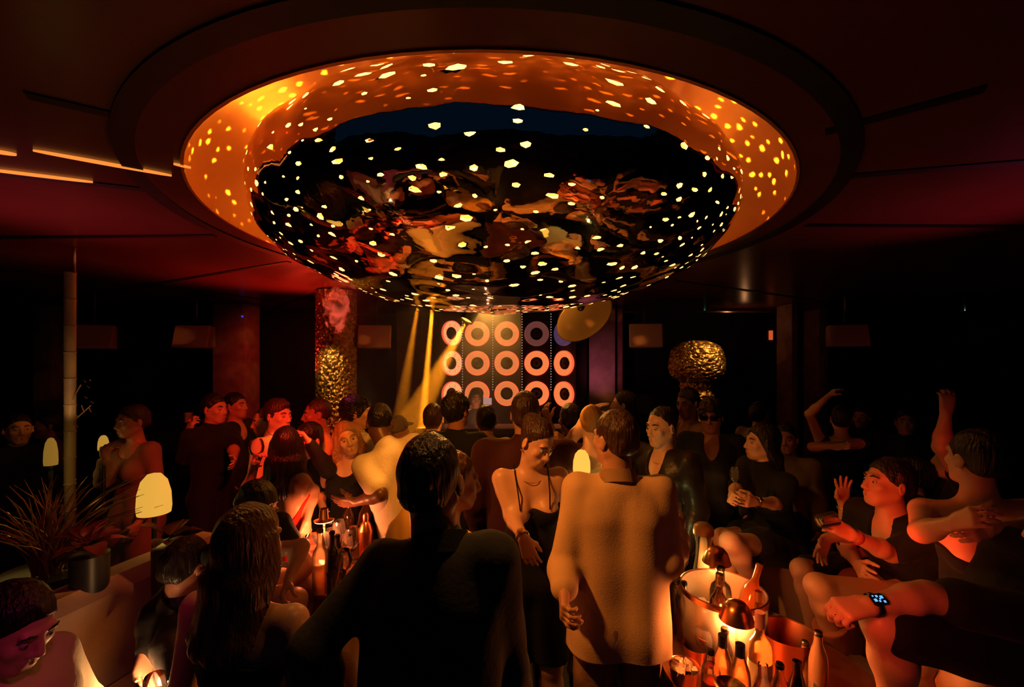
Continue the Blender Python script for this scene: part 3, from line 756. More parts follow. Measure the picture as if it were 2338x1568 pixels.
# stage plinth and booth
bm = box((-1.05, 4.62, 0), (.75, 5.02, 1.30), .02); tag(obj('dj_booth', bm, mat('booth_black', (.02, .014, .012), .35)), 'black booth in front of the speaker wall, hidden behind the crowd', 'booth')
def hung_speaker(px, py, d, w, h, ry, rx, label, shape='box'):
    p = W(px, py, d); t = thing('hanging_speaker', label, 'speaker', (p.x, p.y, p.z + h / 2), (0, 0, math.radians(ry)), 'speakers hung under the ceiling')
    bm = box((-w / 2, -.02, -h / 2), (w / 2, .28, h / 2), .02)
    for v in bm.verts:
        if v.co.y > .1: v.co.x *= .75
        if v.co.y < .1: v.co.y += (v.co.z) * rx
    o = obj('speaker_cabinet', bm, mat('speaker_mauve', (.7, .36, .33), .5, bump=.1, bscale=40), t); o.location.z = -h / 2
    bm = bmesh.new(); tube(bm, [(0, .12, -.01), (0, .12, HC - (p.z + h / 2) - .001)], .015, 8); obj('bracket', bm, M_BLK, t)
hung_speaker(205, 768, 4.7, .40, .27, 25, .5, 'leftmost hanging speaker, tilted with a light streak along its lower edge')
hung_speaker(437, 768, 5.0, .37, .27, 12, .3, 'purplish hanging speaker left of the wide dark pillar')
hung_speaker(855, 768, 5.0, .38, .27, 6, .2, 'hanging speaker between the red smoke and the amber beams')
hung_speaker(1475, 766, 5.0, .38, .28, -10, .1, 'mauve hanging speaker right of the purple-lit pillar')
hung_speaker(1938, 766, 5.0, .40, .26, -20, .3, 'faint brown hanging speaker at the far right')

def moving_head(px, py, d, aim, label, col, on=True):
    p = W(px, py, d); t = thing('moving_head_light', label, 'stage light', (p.x, p.y, HC), group=None)
    bm = box((-.11, -.09, -.08), (.11, .09, -.001), .012); obj('base', bm, M_BLK, t)
    z = p.z - HC; bm = bmesh.new()
    for sg in (1, -1): tube(bm, [(sg * .10, 0, -.07), (sg * .115, 0, z * .6), (sg * .105, 0, z)], .014, 8)
    obj('yoke', bm, M_BLK, t)
    q = (Vector(aim) - p).to_track_quat('Z', 'Y').to_matrix().to_4x4()
    bm = lathed([(0, -.14), (.07, -.13), (.09, -.06), (.085, .08), (.08, .12), (.07, .12), (.068, .10)], 24); bm.transform(Matrix.Translation((0, 0, z)) @ q); obj('housing', bm, M_BLK, t)
    bm = lathed([(0, .108), (.068, .10)], 24); bm.transform(Matrix.Translation((0, 0, z)) @ q)
    obj('lens', bm, mat('lens_' + ('on' if on else 'off'), (.3, .2, .1), .1, em=col if on else (.1, .1, .1), ems=3.0 if on else .1), t)
    return p
# ------------------------------------------------------------------ amber beams in haze
def haze(name, lo, hi, dens, label, noise=False, col=(1, 1, 1), noisescale=4):
    bm = box(lo, hi) if not noise else None
    if noise:
        bm = bmesh.new(); bmesh.ops.create_icosphere(bm, subdivisions=3, radius=1); c = [(lo[i] + hi[i]) / 2 for i in range(3)]; r = [(hi[i] - lo[i]) / 2 for i in range(3)]
        for v in bm.verts: v.co = Vector((c[0] + v.co.x * r[0], c[1] + v.co.y * r[1], c[2] + v.co.z * r[2]))
    m = bpy.data.materials.new(name); m.use_nodes = True; nt = m.node_tree; nt.nodes.clear()
    out = nt.nodes.new('ShaderNodeOutputMaterial'); v = nt.nodes.new('ShaderNodeVolumeScatter'); v.inputs['Color'].default_value = (*col, 1); v.inputs['Density'].default_value = dens; v.inputs['Anisotropy'].default_value = .2
    if noise:
        tc = nt.nodes.new('ShaderNodeTexCoord'); n = nt.nodes.new('ShaderNodeTexNoise'); n.inputs['Scale'].default_value = noisescale; n.inputs['Detail'].default_value = 3; n.inputs['Distortion'].default_value = 1.2
        r_ = nt.nodes.new('ShaderNodeMapRange'); r_.inputs['From Min'].default_value = .53; r_.inputs['From Max'].default_value = .66; r_.inputs['To Max'].default_value = dens
        nt.links.new(tc.outputs['Object'], n.inputs['Vector']); nt.links.new(n.outputs['Fac'], r_.inputs['Value']); nt.links.new(r_.outputs['Result'], v.inputs['Density'])
    nt.links.new(v.outputs[0], out.inputs['Volume']); 
    o = obj(name, bm, m, smooth=False); tag(o, label, 'smoke'); o['kind'] = 'stuff'; return o
haze('haze', (-1.75, 4.35, 1.25), (.1, 5.2, 2.84), .30, 'thin amber haze catching the light beams left of the speaker wall')
haze('smoke_puff', tuple(W(722, 760, 3.55)), tuple(W(812, 660, 3.85)), 60.0, 'red curl of smoke rising above the heads on the left', True, (1, .8, .75), 7)
lamp('smoke_light', 'SPOT', (-1.0, 2.9, 1.9), 300, (1, .1, .05), .05, tuple(W(768, 705, 3.75)), 24, .6)
for (s, t, ang, e, lb) in ((W(990, 672, 4.75), W(962, 1000, 4.7), 4.2, 16000, 'black stage light throwing the straight narrow amber beam'),
                       (W(958, 672, 4.7), W(912, 960, 4.75), 7.5, 1500, 'black stage light throwing the faint left amber beam'),
                       (W(1075, 712, 4.9), W(975, 900, 4.6), 15, 1500, 'black stage light glowing just under the chandelier rim')):
    p = moving_head((s.x / s.y * FPX) + 1169, HOR - (s.z - CAMZ) / s.y * FPX - (0), s.y, t, lb, AMB)
    d = (t - p).normalized(); lamp('beam_light', 'SPOT', p + d * .13, e, (1, .26, .008), .02, t, ang, .15)
# round hanging reflector right under the chandelier
p = W(1324, 712, 4.6); t = thing('hanging_reflector', 'half-round amber reflector lamp hanging under the right of the chandelier', 'stage light', (p.x, p.y, HC))
bm = lathed([(0, .0), (.16, .015), (.26, .05), (.315, .11), (.325, .11), (.28, .04), (.16, -.01), (0, -.02)], 48); bm.transform(Matrix.Translation((0, 0, p.z - HC)) @ Matrix.Rotation(math.radians(-28), 4, 'Y') @ Matrix.Rotation(math.radians(140), 4, 'X'))
obj('reflector_bowl', bm, mat('reflector_amber', (.55, .32, .12), .5, .3), t)
bm = bmesh.new(); bmesh.ops.create_uvsphere(bm, u_segments=16, v_segments=10, radius=.04); obj('bulb_cap', bm, M_BLK, t, loc=(0, -.06, p.z - HC + .04))
bm = bmesh.new(); tube(bm, [(.1, .05, -.001), (.1, .05, p.z - HC + .05)], .02, 8); obj('hanging_arm', bm, M_BLK, t)
# tiny indicator lights and wall lamp
def dot(px, py, d, col, label, s=1.5, r=.012):
    p = W(px, py, d); bm = bmesh.new(); bmesh.ops.create_icosphere(bm, subdivisions=2, radius=r); o = obj('indicator_light', bm, mat('dot_%d' % int(px), (.1, .1, .1), .5, em=col, ems=s), loc=p); tag(o, label, 'light'); return o
dot(1609, 712, 6.95, (.1, 1, .45), 'tiny green projector light under the ceiling edge'); dot(553, 722, 5.99, (.03, .12, 1), 'tiny blue light on top of the wide dark pillar', .8)
dot(2203, 708, 6.72, (.5, 1, .8), 'tiny pale light near the ceiling at the far right', .6, .008)
p = W(1755, 768, 7.18); t = thing('wall_lamp', 'small orange wall lamp glowing on the dark back wall at right', 'lamp', (p.x, 7.24, p.z))
bm = box((-.05, -.11, -.10), (.05, -.001, .10), .012); obj('lamp_body', bm, mat('wall_lamp_metal', (.3, .1, .05), .4, .5), t)
bm = box((-.03, -.125, -.06), (.035, -.111, .095), .004); obj('lamp_glass', bm, mat('wall_lamp_glow', (.4, .1, .03), .5, em=(1, .16, .03), ems=.55), t)

# gold rough columns
def rough_col(name, prof, loc, label, amp, sc, seed, m, cat):
    p2 = [prof[0]]
    for a_, b_ in zip(prof, prof[1:]):
        k_ = max(1, int(math.hypot(a_[0] - b_[0], a_[1] - b_[1]) / .008)); p2 += [(a_[0] + (b_[0] - a_[0]) * q / k_, a_[1] + (b_[1] - a_[1]) * q / k_) for q in range(1, k_ + 1)]
    bm = bmesh.new(); lathe(bm, p2, 160); rs = np.random.RandomState(seed)
    fs = [(rs.normal(size=3) * sc * (1 + .8 * (k % 3)), rs.uniform(0, 6.28)) for k in range(12)]
    for v in bm.verts:
        n = Vector((v.co.x, v.co.y, 0)); 
        if n.length < 1e-4: continue
        q = np.array(v.co); e = sum(math.sin(q @ f + ph) for f, ph in fs) / 12; e = 1 - abs(e) * 3.2
        v.co += n.normalized() * amp * max(-1, e)
    o = obj(name, bm, m, loc=loc); o.data.set_sharp_from_angle(angle=math.pi); tag(o, label, cat); return o
M_FOIL = mat('gold_foil', (.55, .33, .10), .28, .9, bump=.8, bscale=40)
p = W(768, 900, 5.0)
rough_col('textured_column', [(.20, z * .0125) for z in range(0, 228)], (p.x, p.y, 0), 'rough gold-leafed column lit from below, behind the left crowd', .028, 42, 3, M_FOIL, 'column')
lamp('column_uplight', 'SPOT', (p.x - .02, p.y - .75, 2.45), 38, (1, .55, .16), .03, (p.x + .03, p.y - .1, 1.75), 46, .8)
p = W(1590, 850, 5.0)
rough_col('lattice_sculpture', [(.0, 2.27), (.08, 2.265), (.16, 2.24), (.22, 2.2), (.25, 2.15), (.265, 2.1), (.275, 2.05), (.28, 2.0), (.28, 1.95), (.27, 1.9), (.25, 1.86), (.21, 1.82), (.165, 1.79)] + [(.15 + .01 * math.sin(z), 1.78 - z * .02) for z in range(0, 89)], (p.x, p.y, 0), 'gold knotted sculpture with a broad round head on a narrower stem, behind the right crowd', .035, 30, 8, M_FOIL, 'sculpture')
lamp('sculpture_light', 'SPOT', (p.x + .25, p.y - .75, 2.6), 42, (1, .5, .16), .03, (p.x, p.y - .1, 1.95), 50, .7)

def light_streak(a, b, w, label):  # light streaks cast on the ceiling, drawn as tapered glowing strips
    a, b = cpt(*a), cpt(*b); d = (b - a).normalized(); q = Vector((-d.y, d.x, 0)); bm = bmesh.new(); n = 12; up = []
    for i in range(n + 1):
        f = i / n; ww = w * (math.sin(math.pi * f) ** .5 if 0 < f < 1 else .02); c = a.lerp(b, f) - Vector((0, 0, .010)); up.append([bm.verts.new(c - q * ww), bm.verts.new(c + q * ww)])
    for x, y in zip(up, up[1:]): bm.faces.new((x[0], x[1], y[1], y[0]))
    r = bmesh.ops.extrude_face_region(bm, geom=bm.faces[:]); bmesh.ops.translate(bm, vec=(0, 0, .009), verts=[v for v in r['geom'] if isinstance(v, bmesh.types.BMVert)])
    tag(obj('light_streak', bm, mat('streak_glow', (.6, .3, .1), .5, em=(1, .30, .045), ems=1.0), smooth=False), label, 'light')
light_streak((75, 340), (392, 398), .011, 'long streak of orange light across the ceiling ring at left, as a glowing strip')
light_streak((-60, 380), (212, 413), .010, 'streak of orange light, as a glowing strip, running off the left ceiling edge')
light_streak((-40, 338), (38, 350), .012, 'short streak of orange light at the left ceiling edge, as a glowing strip')
light_streak((396, 371), (436, 380), .005, 'short fine streak of orange light at the left recess rim, as a glowing strip')

lamp('pillar_light', 'SPOT', W(1380, 900, 5.6), 7, (1, .22, .35), .05, W(1375, 840, 6.3), 70, .9)
lamp('back_wall_wash', 'SPOT', (-2.6, 5.0, 2.7), 30, (1, .07, .03), .06, (-3.2, 6.4, 1.9), 85, .9)

lamp('ceiling_edge_fill', 'POINT', W(1700, 735, 6.35), .5, (1, .4, .15), .03)  # added point light without a fixture, to show up the copper edge

lamp('dj_face_fill', 'POINT', W(1098, 955, 5.08), 1.2, (1, .35, .15), .03)  # added point light with no fixture, brightens the DJ's face
lamp('pink_hair_light', 'SPOT', W(740, 800, 3.1), 9, (1, .08, .22), .02, W(806, 920, 3.28), 16, .6)

lamp('reflector_fill', 'POINT', W(1316, 745, 4.35), 1.6, (1, .45, .08), .03)  # added point light in front of the hanging reflector, to light its bowl
# ------------------------------------------------------------------ the crowd
def watch(sd, m, r=.033, frac=.93, name='watch', screen=None):
    def f(J, root, base):
        b = band(J, root, base, sd, frac, r, M_BLK if screen else m, 'watch_strap' if name == 'watch' else name)
        if name == 'watch':
            E, Wr = J.E[sd], J.Wr[sd]; D = (Wr - E).normalized(); c = E.lerp(Wr, frac)
            v = (Vector((0, 0, CAMZ)) - c); v = (v - D * v.dot(D)).normalized(); v = (v + Vector((0, 0, .5))).normalized(); v = (v - D * v.dot(D)).normalized()
            bm = bmesh.new()
            if screen: add_box(bm, (-.017, -.020, 0), (.017, .020, .010)); bmesh.ops.bevel(bm, geom=bm.edges[:], offset=.004, segments=2, affect='EDGES')
            else: lathe(bm, [(0, 0), (.016, 0), (.016, .007), (.013, .009), (0, .009)], 20)
            q = Matrix((( *D.cross(v), 0), (*(-D), 0), (*v, 0), (0, 0, 0, 1))).transposed(); Mt = Matrix.Translation(c + v * r - base) @ q
            bm.transform(Mt); w = obj('watch_face', bm, m, root)
            if screen:
                bm = bmesh.new()
                for x, y, s_ in ((-.009, .011, .003), (.004, .010, .004), (-.006, -.001, .0025), (.008, -.002, .003), (-.002, -.011, .004), (.010, -.012, .002), (.0, .003, .002)):
                    add_box(bm, (x - s_, y - s_, .0101), (x + s_, y + s_, .0108))
                bm.transform(Mt); obj('lit_screen_icons', bm, screen, w)
    return f
GOLDW = mat('watch_gold', (.9, .6, .2), .3, .8)
def many(*fs):
    def f(J, root, base):
        for q in fs: q(J, root, base)
    return f
P = {}
# --- nearest
P[1] = person('broad-shouldered person in a dark collared shirt, back to the camera, in the centre foreground', (984, 993, 1.2), 168, ('short', 'black'), 'tan',
    dict(col='olive', sl=1.9, neck='collar', t=.014, loose=.002, hem=.12), ('trousers', 'charcoal'), .005, face=False, seed=1, head=(172, 4, -3), lean=(.03, .02),
    la=dict(e=(716, 1480, 1.12)), ra=dict(e=(1160, 1520, 1.22)), wide=.88, hs=1.04, tilt=.22, neckoff=(.02, 0, .0))
P[2] = person('person in a loose beige linen shirt, back to the camera, beside the bottle table', (1398, 938, 1.87), 176, ('short', 'brown'), 'mid',
    dict(col='beige_linen', sl=1.8, neck='collar', t=.012, loose=.026, hem=.15, fold=.010), ('trousers', 'tan_trousers'), .005, seed=2, head=(-150, 4, 0), lean=(0, 0),
    la=dict(e=(1290, 1292, 1.80), w=(1288, 1352, 1.68), curl=.9), ra=dict(e=(1522, 1280, 1.80), w=(1550, 1215, 1.99), curl=.6), wide=.95)
def p3x(J, root, base):
    bm = bmesh.new()
    for sg in (1, -1): bmesh.ops.create_icosphere(bm, subdivisions=2, radius=.006, matrix=Matrix.Translation(J.H - J.hu * .042 - J.hf * .008 + J.hR * sg * .076 - base))
    obj('earring', bm, METG, root)
    bm = bmesh.new(); ring = [J.N - J.T * .02 + (J.F * math.cos(a) * .075 + J.R * math.sin(a) * .068) - J.T * (.035 * max(0, math.cos(a))) - base for a in [k * math.pi / 12 for k in range(25)]]
    tube(bm, ring, .0016, 5); obj('necklace', bm, METG, root)
P[3] = person('person in a black strappy cut-out dress looking down, smiling, gold watch, in the centre', (1248, 966, 2.12), 8, ('bun', 'brown'), 'fair',
    dict(col='black', sl=0, neck='strapless', straps=True, dress=.9, t=.008, cuts=[(W(1207, 1192, 2.02), (.055, .09, .035))]), None, .005, hres=.005, fem=True, head=(38, 30, -4), seed=3,
    ra=dict(e=(1168, 1178, 2.1), w=(1195, 1228, 1.92), hd=(.35, -.35, -.85), pn=(.2, .9, -.2), curl=.5), la=dict(fwd=.1, out=.02), extras=many(p3x, watch('r', GOLDW, .029)))
P[4] = person('long-haired person with bare shoulders seen from behind in the left foreground', (580, 1153, 1.32), 168, ('long', 'auburn'), 'mid',
    dict(col='black', sl=0, neck='strapless', dress=.8, t=.01), None, .005, face=False, fem=True, head=(168, 6, 0), seed=4, s=.95, pel=(560, 1750, 1.3), wide=1.12,
    rk=((640, 1780, 1.5), (640, 1900, 1.6)), lk=((520, 1780, 1.5), (520, 1900, 1.6)))
P[5] = person('person in a dark jacket slumped on the left sofa behind the long-haired person', (440, 1225, 2.0), 120, ('short', 'black'), 'tan',
    dict(col='leather', sl=1.9, neck='collar'), ('trousers', 'black'), .008, head=(172, 15, 0), seed=5, s=.98, pel=(400, 1518, 2.05), la=dict(e=(352, 1400, 1.92), w=(335, 1490, 1.8)), ra=dict(w=(470, 1450, 1.75)),
    rk=((505, 1540, 1.75), (505, 1890, 1.76)), lk=((480, 1530, 1.95), (490, 1790, 1.95)), face=False)
P[6] = person('person in a cream shirt with face lit magenta, looking down, bottom left corner', (72, 1350, 1.28), 80, ('short', 'black'), 'fair',
    dict(col='cream', sl=1.2, neck='crew', t=.02, loose=.02, fold=.008), ('trousers', 'charcoal'), .005, seed=6, head=(84, 26, 0), s=.98, hs=1.0, pel=(0, 1830, 1.25),
    rk=((150, 1800, 1.1), (150, 2200, 1.1)), lk=((170, 1760, 1.4), (170, 2100, 1.4)), neckoff=(-.07, .0, .0), wide=.92, ra=dict(w=(120, 1750, 1.1)), la=dict(w=(140, 1740, 1.35)))
P[7] = person('slick-haired person with lit hair just behind the right shoulder of the dark-shirted person', (1050, 1030, 1.72), 150, ('bun', 'auburn'), 'tan',
    dict(col='gold', sl=1.1, neck='scoop', dress=1.7, t=.02, loose=.07, fold=.016), None, .007, fem=True, head=(110, 8, 0), seed=7, lean=(.22, 0), face=False)
# --- left middle
P[10] = person('person in black, one arm raised holding a drink, left of the wide pillar', (493, 900, 3.6), 75, ('short', 'black'), 'mid', dict(col='black', sl=1.0, t=.02), ('trousers', 'black'), .009, head=(80, 5, 0), seed=10,
    ra=dict(e=(420, 1045, 3.5), w=(432, 985, 3.45), curl=.9), la=dict(w=(535, 1060, 3.3)))
P[11] = person('red-lit profile in front of the wide dark pillar, dark top, tallest of the left group', (540, 897, 4.1), 82, ('short', 'black'), 'mid', dict(col='charcoal', sl=1.9, neck='v'), ('trousers', 'black'), .009, head=(82, 0, 0), seed=11)
P[12] = person('short-haired person with red-lit cheek facing left, beside the profile in a light collar', (600, 930, 3.7), -50, ('buzz', 'brown'), 'mid', dict(col='black', sl=1.9), ('trousers', 'black'), .009, head=(-48, 8, 0), seed=12)
P[13] = person('young person with swept-up hair in profile facing right, pale collar, bright red face', (638, 912, 3.25), 85, ('quiff', 'brown'), 'fair', dict(col='cream', sl=1.9, neck='collar'), ('trousers', 'navy'), .008, hres=.006, head=(72, 4, 0), seed=13)
P[14] = person('person with close-cropped hair facing left in a tan shirt, left of the gold column', (720, 911, 3.45), -60, ('buzz', 'brown'), 'tan', dict(col='beige_linen', sl=1.8, neck='collar', loose=.02), ('trousers', 'charcoal'), .008, head=(-60, 4, 0), seed=14)
P[15] = person('long black-haired person in a tight red dress seen from behind, raising a wine glass', (655, 975, 2.6), 150, ('long', 'black'), 'mid',
    dict(col='red', sl=0, neck='backless', dress=.9, t=.006), None, .006, face=False, fem=True, head=(-160, 5, 0), seed=15,
    la=dict(e=(560, 1130, 2.55), w=(582, 1062, 2.5), curl=.8), ra=dict(e=(715, 1120, 2.6), w=(700, 1190, 2.5)), lean=(-.04, 0), wide=1.05)
P[16] = person('person whose red face and bright hand show between the red dress and the blonde', (698, 968, 3.05), 20, ('short', 'black'), 'fair', dict(col='black', sl=1.9), ('trousers', 'black'), .009, head=(-20, 10, 0), seed=16, la=dict(w=(706, 1010, 2.85), curl=.8))
P[17] = person('blonde person with shoulder-length hair in a black tank top, head tilted', (783, 965, 2.95), -10, ('long', 'blonde'), 'fair',
    dict(col='black', sl=0, neck='scoop', t=.009, dress=.8), None, .006, hres=.005, fem=True, head=(28, -2, 14), seed=17, ra=dict(w=(740, 1170, 2.9)), la=dict(out=-.02))
P[18] = person('curly dark-haired person with a pink-lit hair edge in a white collared shirt', (818, 906, 3.3), 150, ('curly', 'black'), 'mid', dict(col='white', sl=1.9, neck='collar', loose=.02), ('trousers', 'navy'), .008, face=False, head=(100, 0, 0), seed=18)
P[19] = person('bald person in a white t-shirt leaning over and pointing at the left table', (868, 926, 2.8), -165, ('buzz', 'black'), 'dark',
    dict(col='white', sl=.75, neck='crew', t=.018, loose=.02, hem=.12, fold=.007), ('trousers', 'black'), .006, face=False, head=(-165, 28, 0), seed=19,
    la=dict(e=(868, 1128, 2.5), w=(812, 1146, 2.55), hd=(-1, .1, -.05), curl=.25), ra=dict(fwd=.2), neckoff=(.06, -.03, .0), lean=(-.16, .0), wide=.92, tilt=.06)
P[20] = person('person in a flat pale cap among the crowd below the amber beams', (912, 950, 3.7), 170, ('cap', 'grey'), 'mid', dict(col='cream', sl=1.9), ('trousers', 'black'), .009, face=False, seed=20)
P[21] = person('short-haired person seen from behind right under the amber beams, ears lit', (990, 922, 3.5), 178, ('short', 'brown'), 'fair', dict(col='cream', sl=.8), ('trousers', 'black'), .007, face=False, seed=21)
P[22] = person('tall curly-haired person in black seen from behind, in front of the leftmost speaker rings', (1044, 900, 3.15), 170, ('curly', 'black'), 'tan', dict(col='black', sl=1.9), ('trousers', 'black'), .008, face=False, seed=22, head=(150, 0, 0))
P[23] = person('black-haired person in a tan collared shirt seen from behind, below the booth', (1110, 925, 3.45), 180, ('short', 'black'), 'mid', dict(col='beige_linen', sl=1.9, neck='collar'), ('trousers', 'black'), .008, face=False, seed=23)
P[24] = person('broad person in a maroon jacket seen from behind, before the fourth ring column', (1200, 895, 2.5), 176, ('short', 'brown'), 'mid', dict(col='maroon', sl=1.9, neck='crew', t=.025, loose=.01), ('trousers', 'black'), .007, face=False, seed=24, wide=1.25, hs=1.05)
P[25] = person('long-haired DJ facing the crowd behind the booth', (1087, 888, 5.35), 5, ('long', 'brown'), 'fair', dict(col='black', sl=1.9), ('trousers', 'black'), .009, fem=True, head=(15, 12, 0), seed=25, la=dict(w=(1116, 945, 5.1)), ra=dict(w=(1060, 945, 5.1)), pel=(1087, 1020, 5.4), s=1.0)
P[26] = person('dark-haired person in a black t-shirt with both forearms up, right of the maroon jacket', (1300, 922, 3.3), -160, ('short', 'black'), 'tan', dict(col='black', sl=.8, t=.02), ('trousers', 'black'), .008, face=False, seed=26,
    la=dict(e=(1268, 1015, 3.05), w=(1252, 962, 3.05), curl=.7), ra=dict(e=(1345, 1035, 3.1), w=(1290, 1005, 2.95), curl=.7))
P[27] = person('blonde person with an updo and a raised hand, behind the beige linen shirt', (1352, 925, 2.75), 175, ('bun', 'blonde'), 'fair', dict(col='cream', sl=0, neck='scoop', dress=.7), None, .008, face=False, fem=True, seed=27, la=dict(e=(1300, 1010, 2.7), w=(1345, 945, 2.75), hd=(.7, 0, .6), curl=.3), head=(165, 10, 0), wide=.95)
P[28] = person('person in a pale shirt in profile facing left, before the purple-lit pillar', (1422, 893, 3.9), -95, ('short', 'black'), 'fair', dict(col='white', sl=1.9, loose=.02), ('trousers', 'black'), .008, head=(-110, 0, 0), seed=28)
P[29] = person('grinning person in profile with a receding hairline, dark jacket and silver necklace', (1505, 930, 2.72), -55, ('balding', 'black'), 'fair', dict(col='leather', sl=1.9, neck='v', t=.02), ('trousers', 'black'), .006, hres=.005, head=(-62, 8, 0), seed=29, hs=1.02,
    extras=lambda J, root, base: obj('necklace', tube(bmesh.new(), [J.N - J.T * .02 + (J.F * math.cos(a) * .082 + J.R * math.sin(a) * .075) - J.T * (.05 * max(0, math.cos(a))) - base for a in [k * math.pi / 12 for k in range(25)]], .002, 5), METS, root))
P[30] = person('dim bearded person facing left beneath the gold sculpture', (1565, 888, 3.6), -70, ('short', 'black'), 'tan', dict(col='taupe', sl=1.9, neck='v'), ('trousers', 'black'), .009, head=(-60, 12, 0), seed=30)
def glasses(J, root, base):
    bm = bmesh.new(); H, f, u, r = J.H, J.hf, J.hu, J.hR
    for sg in (1, -1):
        m_ = Matrix((( *r, 0), (*f, 0), (*u, 0), (0, 0, 0, 1))).transposed()
        v = add_box(bm, (-.026, -.003, -.018), (.026, .003, .018), Matrix.Translation(H + f * .094 + u * .012 + r * sg * .033 - base) @ m_)
        tube(bm, [H + f * .09 + u * .018 + r * sg * .06 - base, H + u * .018 + r * sg * .084 - base], .0035, 5)
    tube(bm, [H + f * .098 + u * .016 - r * .01 - base, H + f * .098 + u * .016 + r * .01 - base], .003, 5)
    obj('sunglasses', bm, mat('sunglass_black', (.005, .005, .006), .08), root)
P[31] = person('bearded person wearing dark sunglasses and a dark v-neck', (1622, 914, 3.25), -25, ('curly', 'black'), 'tan', dict(col='navy', sl=1.9, neck='v', t=.02), ('trousers', 'black'), .007, hres=.006, head=(-32, 8, 0), seed=31, extras=glasses)
P[32] = person('long dark-haired person in black seated in profile, bare legs, on the right sofa', (1738, 968, 2.75), -78, ('long', 'black'), 'fair', dict(col='black', sl=.9, t=.02, dress=.55), None, .006, hres=.005, fem=True, head=(-92, 0, 0), seed=32,
    s=.98, pel=(1768, 1228, 2.85), lk=((1668, 1238, 2.42), (1722, 1345, 2.5)), rk=((1650, 1228, 2.60), (1668, 1345, 2.55)), la=dict(e=(1782, 1150, 2.62), w=(1722, 1145, 2.45), curl=.5), ra=dict(w=(1672, 1130, 2.5), curl=.9), extras=watch('l', METS, .028))
P[33] = person('dim person in a grey shirt behind the seated profile with long hair', (1735, 918, 4.2), 120, ('short', 'black'), 'mid', dict(col='grey', sl=.8), ('trousers', 'black'), .009, face=False, seed=33)
P[34] = person('small red-faced person at the right, behind the seated long-haired profile', (1795, 968, 3.5), -40, ('short', 'black'), 'mid', dict(col='grey', sl=1.9), ('trousers', 'black'), .009, seed=34, s=.95)
P[35] = person('red-lit person in black v-neck and rust trousers, holding out a glass, profile facing left', (2030, 1046, 2.12), -82, ('short', 'black'), 'mid', dict(col='black', sl=.8, neck='v', t=.018), ('trousers', 'rust'), .005, head=(-96, -4, 0), seed=35,
    s=.97, pel=(2092, 1345, 2.15), lk=((1868, 1338, 2.0), (1905, 1480, 2.02)), rk=((1885, 1335, 2.3), (1940, 1480, 2.4)), la=dict(e=(2035, 1262, 2.0), w=(1945, 1222, 1.95), hd=(-.75, .1, .45), pn=(.3, .6, -.6), curl=.7), ra=dict(w=(1960, 1290, 2.2)),
    extras=lambda J, root, base: band(J, root, base, 'l', .9, .031, mat('bracelet_red', (.5, .1, .06), .25, .4), 'bracelet', .012))
P[36] = person('person in black shorts raising an open hand with a gold watch', (2078, 1043, 2.62), -75, ('short', 'black'), 'mid', dict(col='black', sl=.5, t=.015), ('shorts', 'black'), .006, head=(-120, 0, 0), seed=36,
    s=.95, pel=(2060, 1290, 2.6), lk=((1832, 1300, 2.3), (1858, 1440, 2.32)), rk=((1850, 1300, 2.6), (1880, 1440, 2.6)), la=dict(e=(1940, 1262, 2.38), w=(1926, 1150, 2.36), hd=(-.05, 0, 1), pn=(.1, -1, 0), curl=.10, spread=.35),
    ra=dict(e=(1950, 1215, 2.3), w=(1888, 1228, 2.28), hd=(-.55, -.3, -.65), curl=.2, spread=.3), extras=watch('l', GOLDW, .030), neckoff=(-.05, -.05, 0))
P[37] = person('bare-shouldered person in a dark low-cut top with bent arm, far right foreground', (2225, 978, 1.72), -22, ('short', 'black'), 'fair', dict(col='black', sl=0, neck='strapless', dress=.6, t=.008), None, .006, head=(178, 0, 0), face=False, seed=37, fem=True,
    ra=dict(e=(2104, 1215, 1.62), w=(2182, 1192, 1.48), curl=.7), la=dict(e=(2400, 1200, 1.6), w=(2250, 1210, 1.48), curl=.8), wide=1.15, pel=(2250, 1440, 1.8), rk=((2190, 1500, 1.55), (2190, 1700, 1.55)), lk=((2230, 1500, 1.5), (2230, 1720, 1.5)))
P[38] = person('seated person in black shorts and t-shirt with a lit smartwatch, right edge', (2430, 1110, 1.32), -80, ('short', 'black'), 'fair', dict(col='black', sl=.85, t=.02, loose=.02), ('shorts', 'black'), .005, head=(-120, 10, 0), seed=38, face=False,
    s=1.0, pel=(2370, 1450, 1.36), lk=((2018, 1425, 1.32), (2062, 1700, 1.36)), rk=((2080, 1430, 1.6), (2120, 1640, 1.7)), la=dict(e=(2118, 1362, 1.30), w=(1985, 1382, 1.30), hd=(-1, 0, -.12), pn=(0, .3, -1), curl=1.15, spread=.02), ra=dict(w=(2150, 1400, 1.6)),
    extras=watch('l', mat('watch_body', (.02, .02, .025), .2, .5), .031, .93, screen=mat('screen_blue', (.1, .3, .6), .4, em=(.10, .42, 1), ems=1.3)))
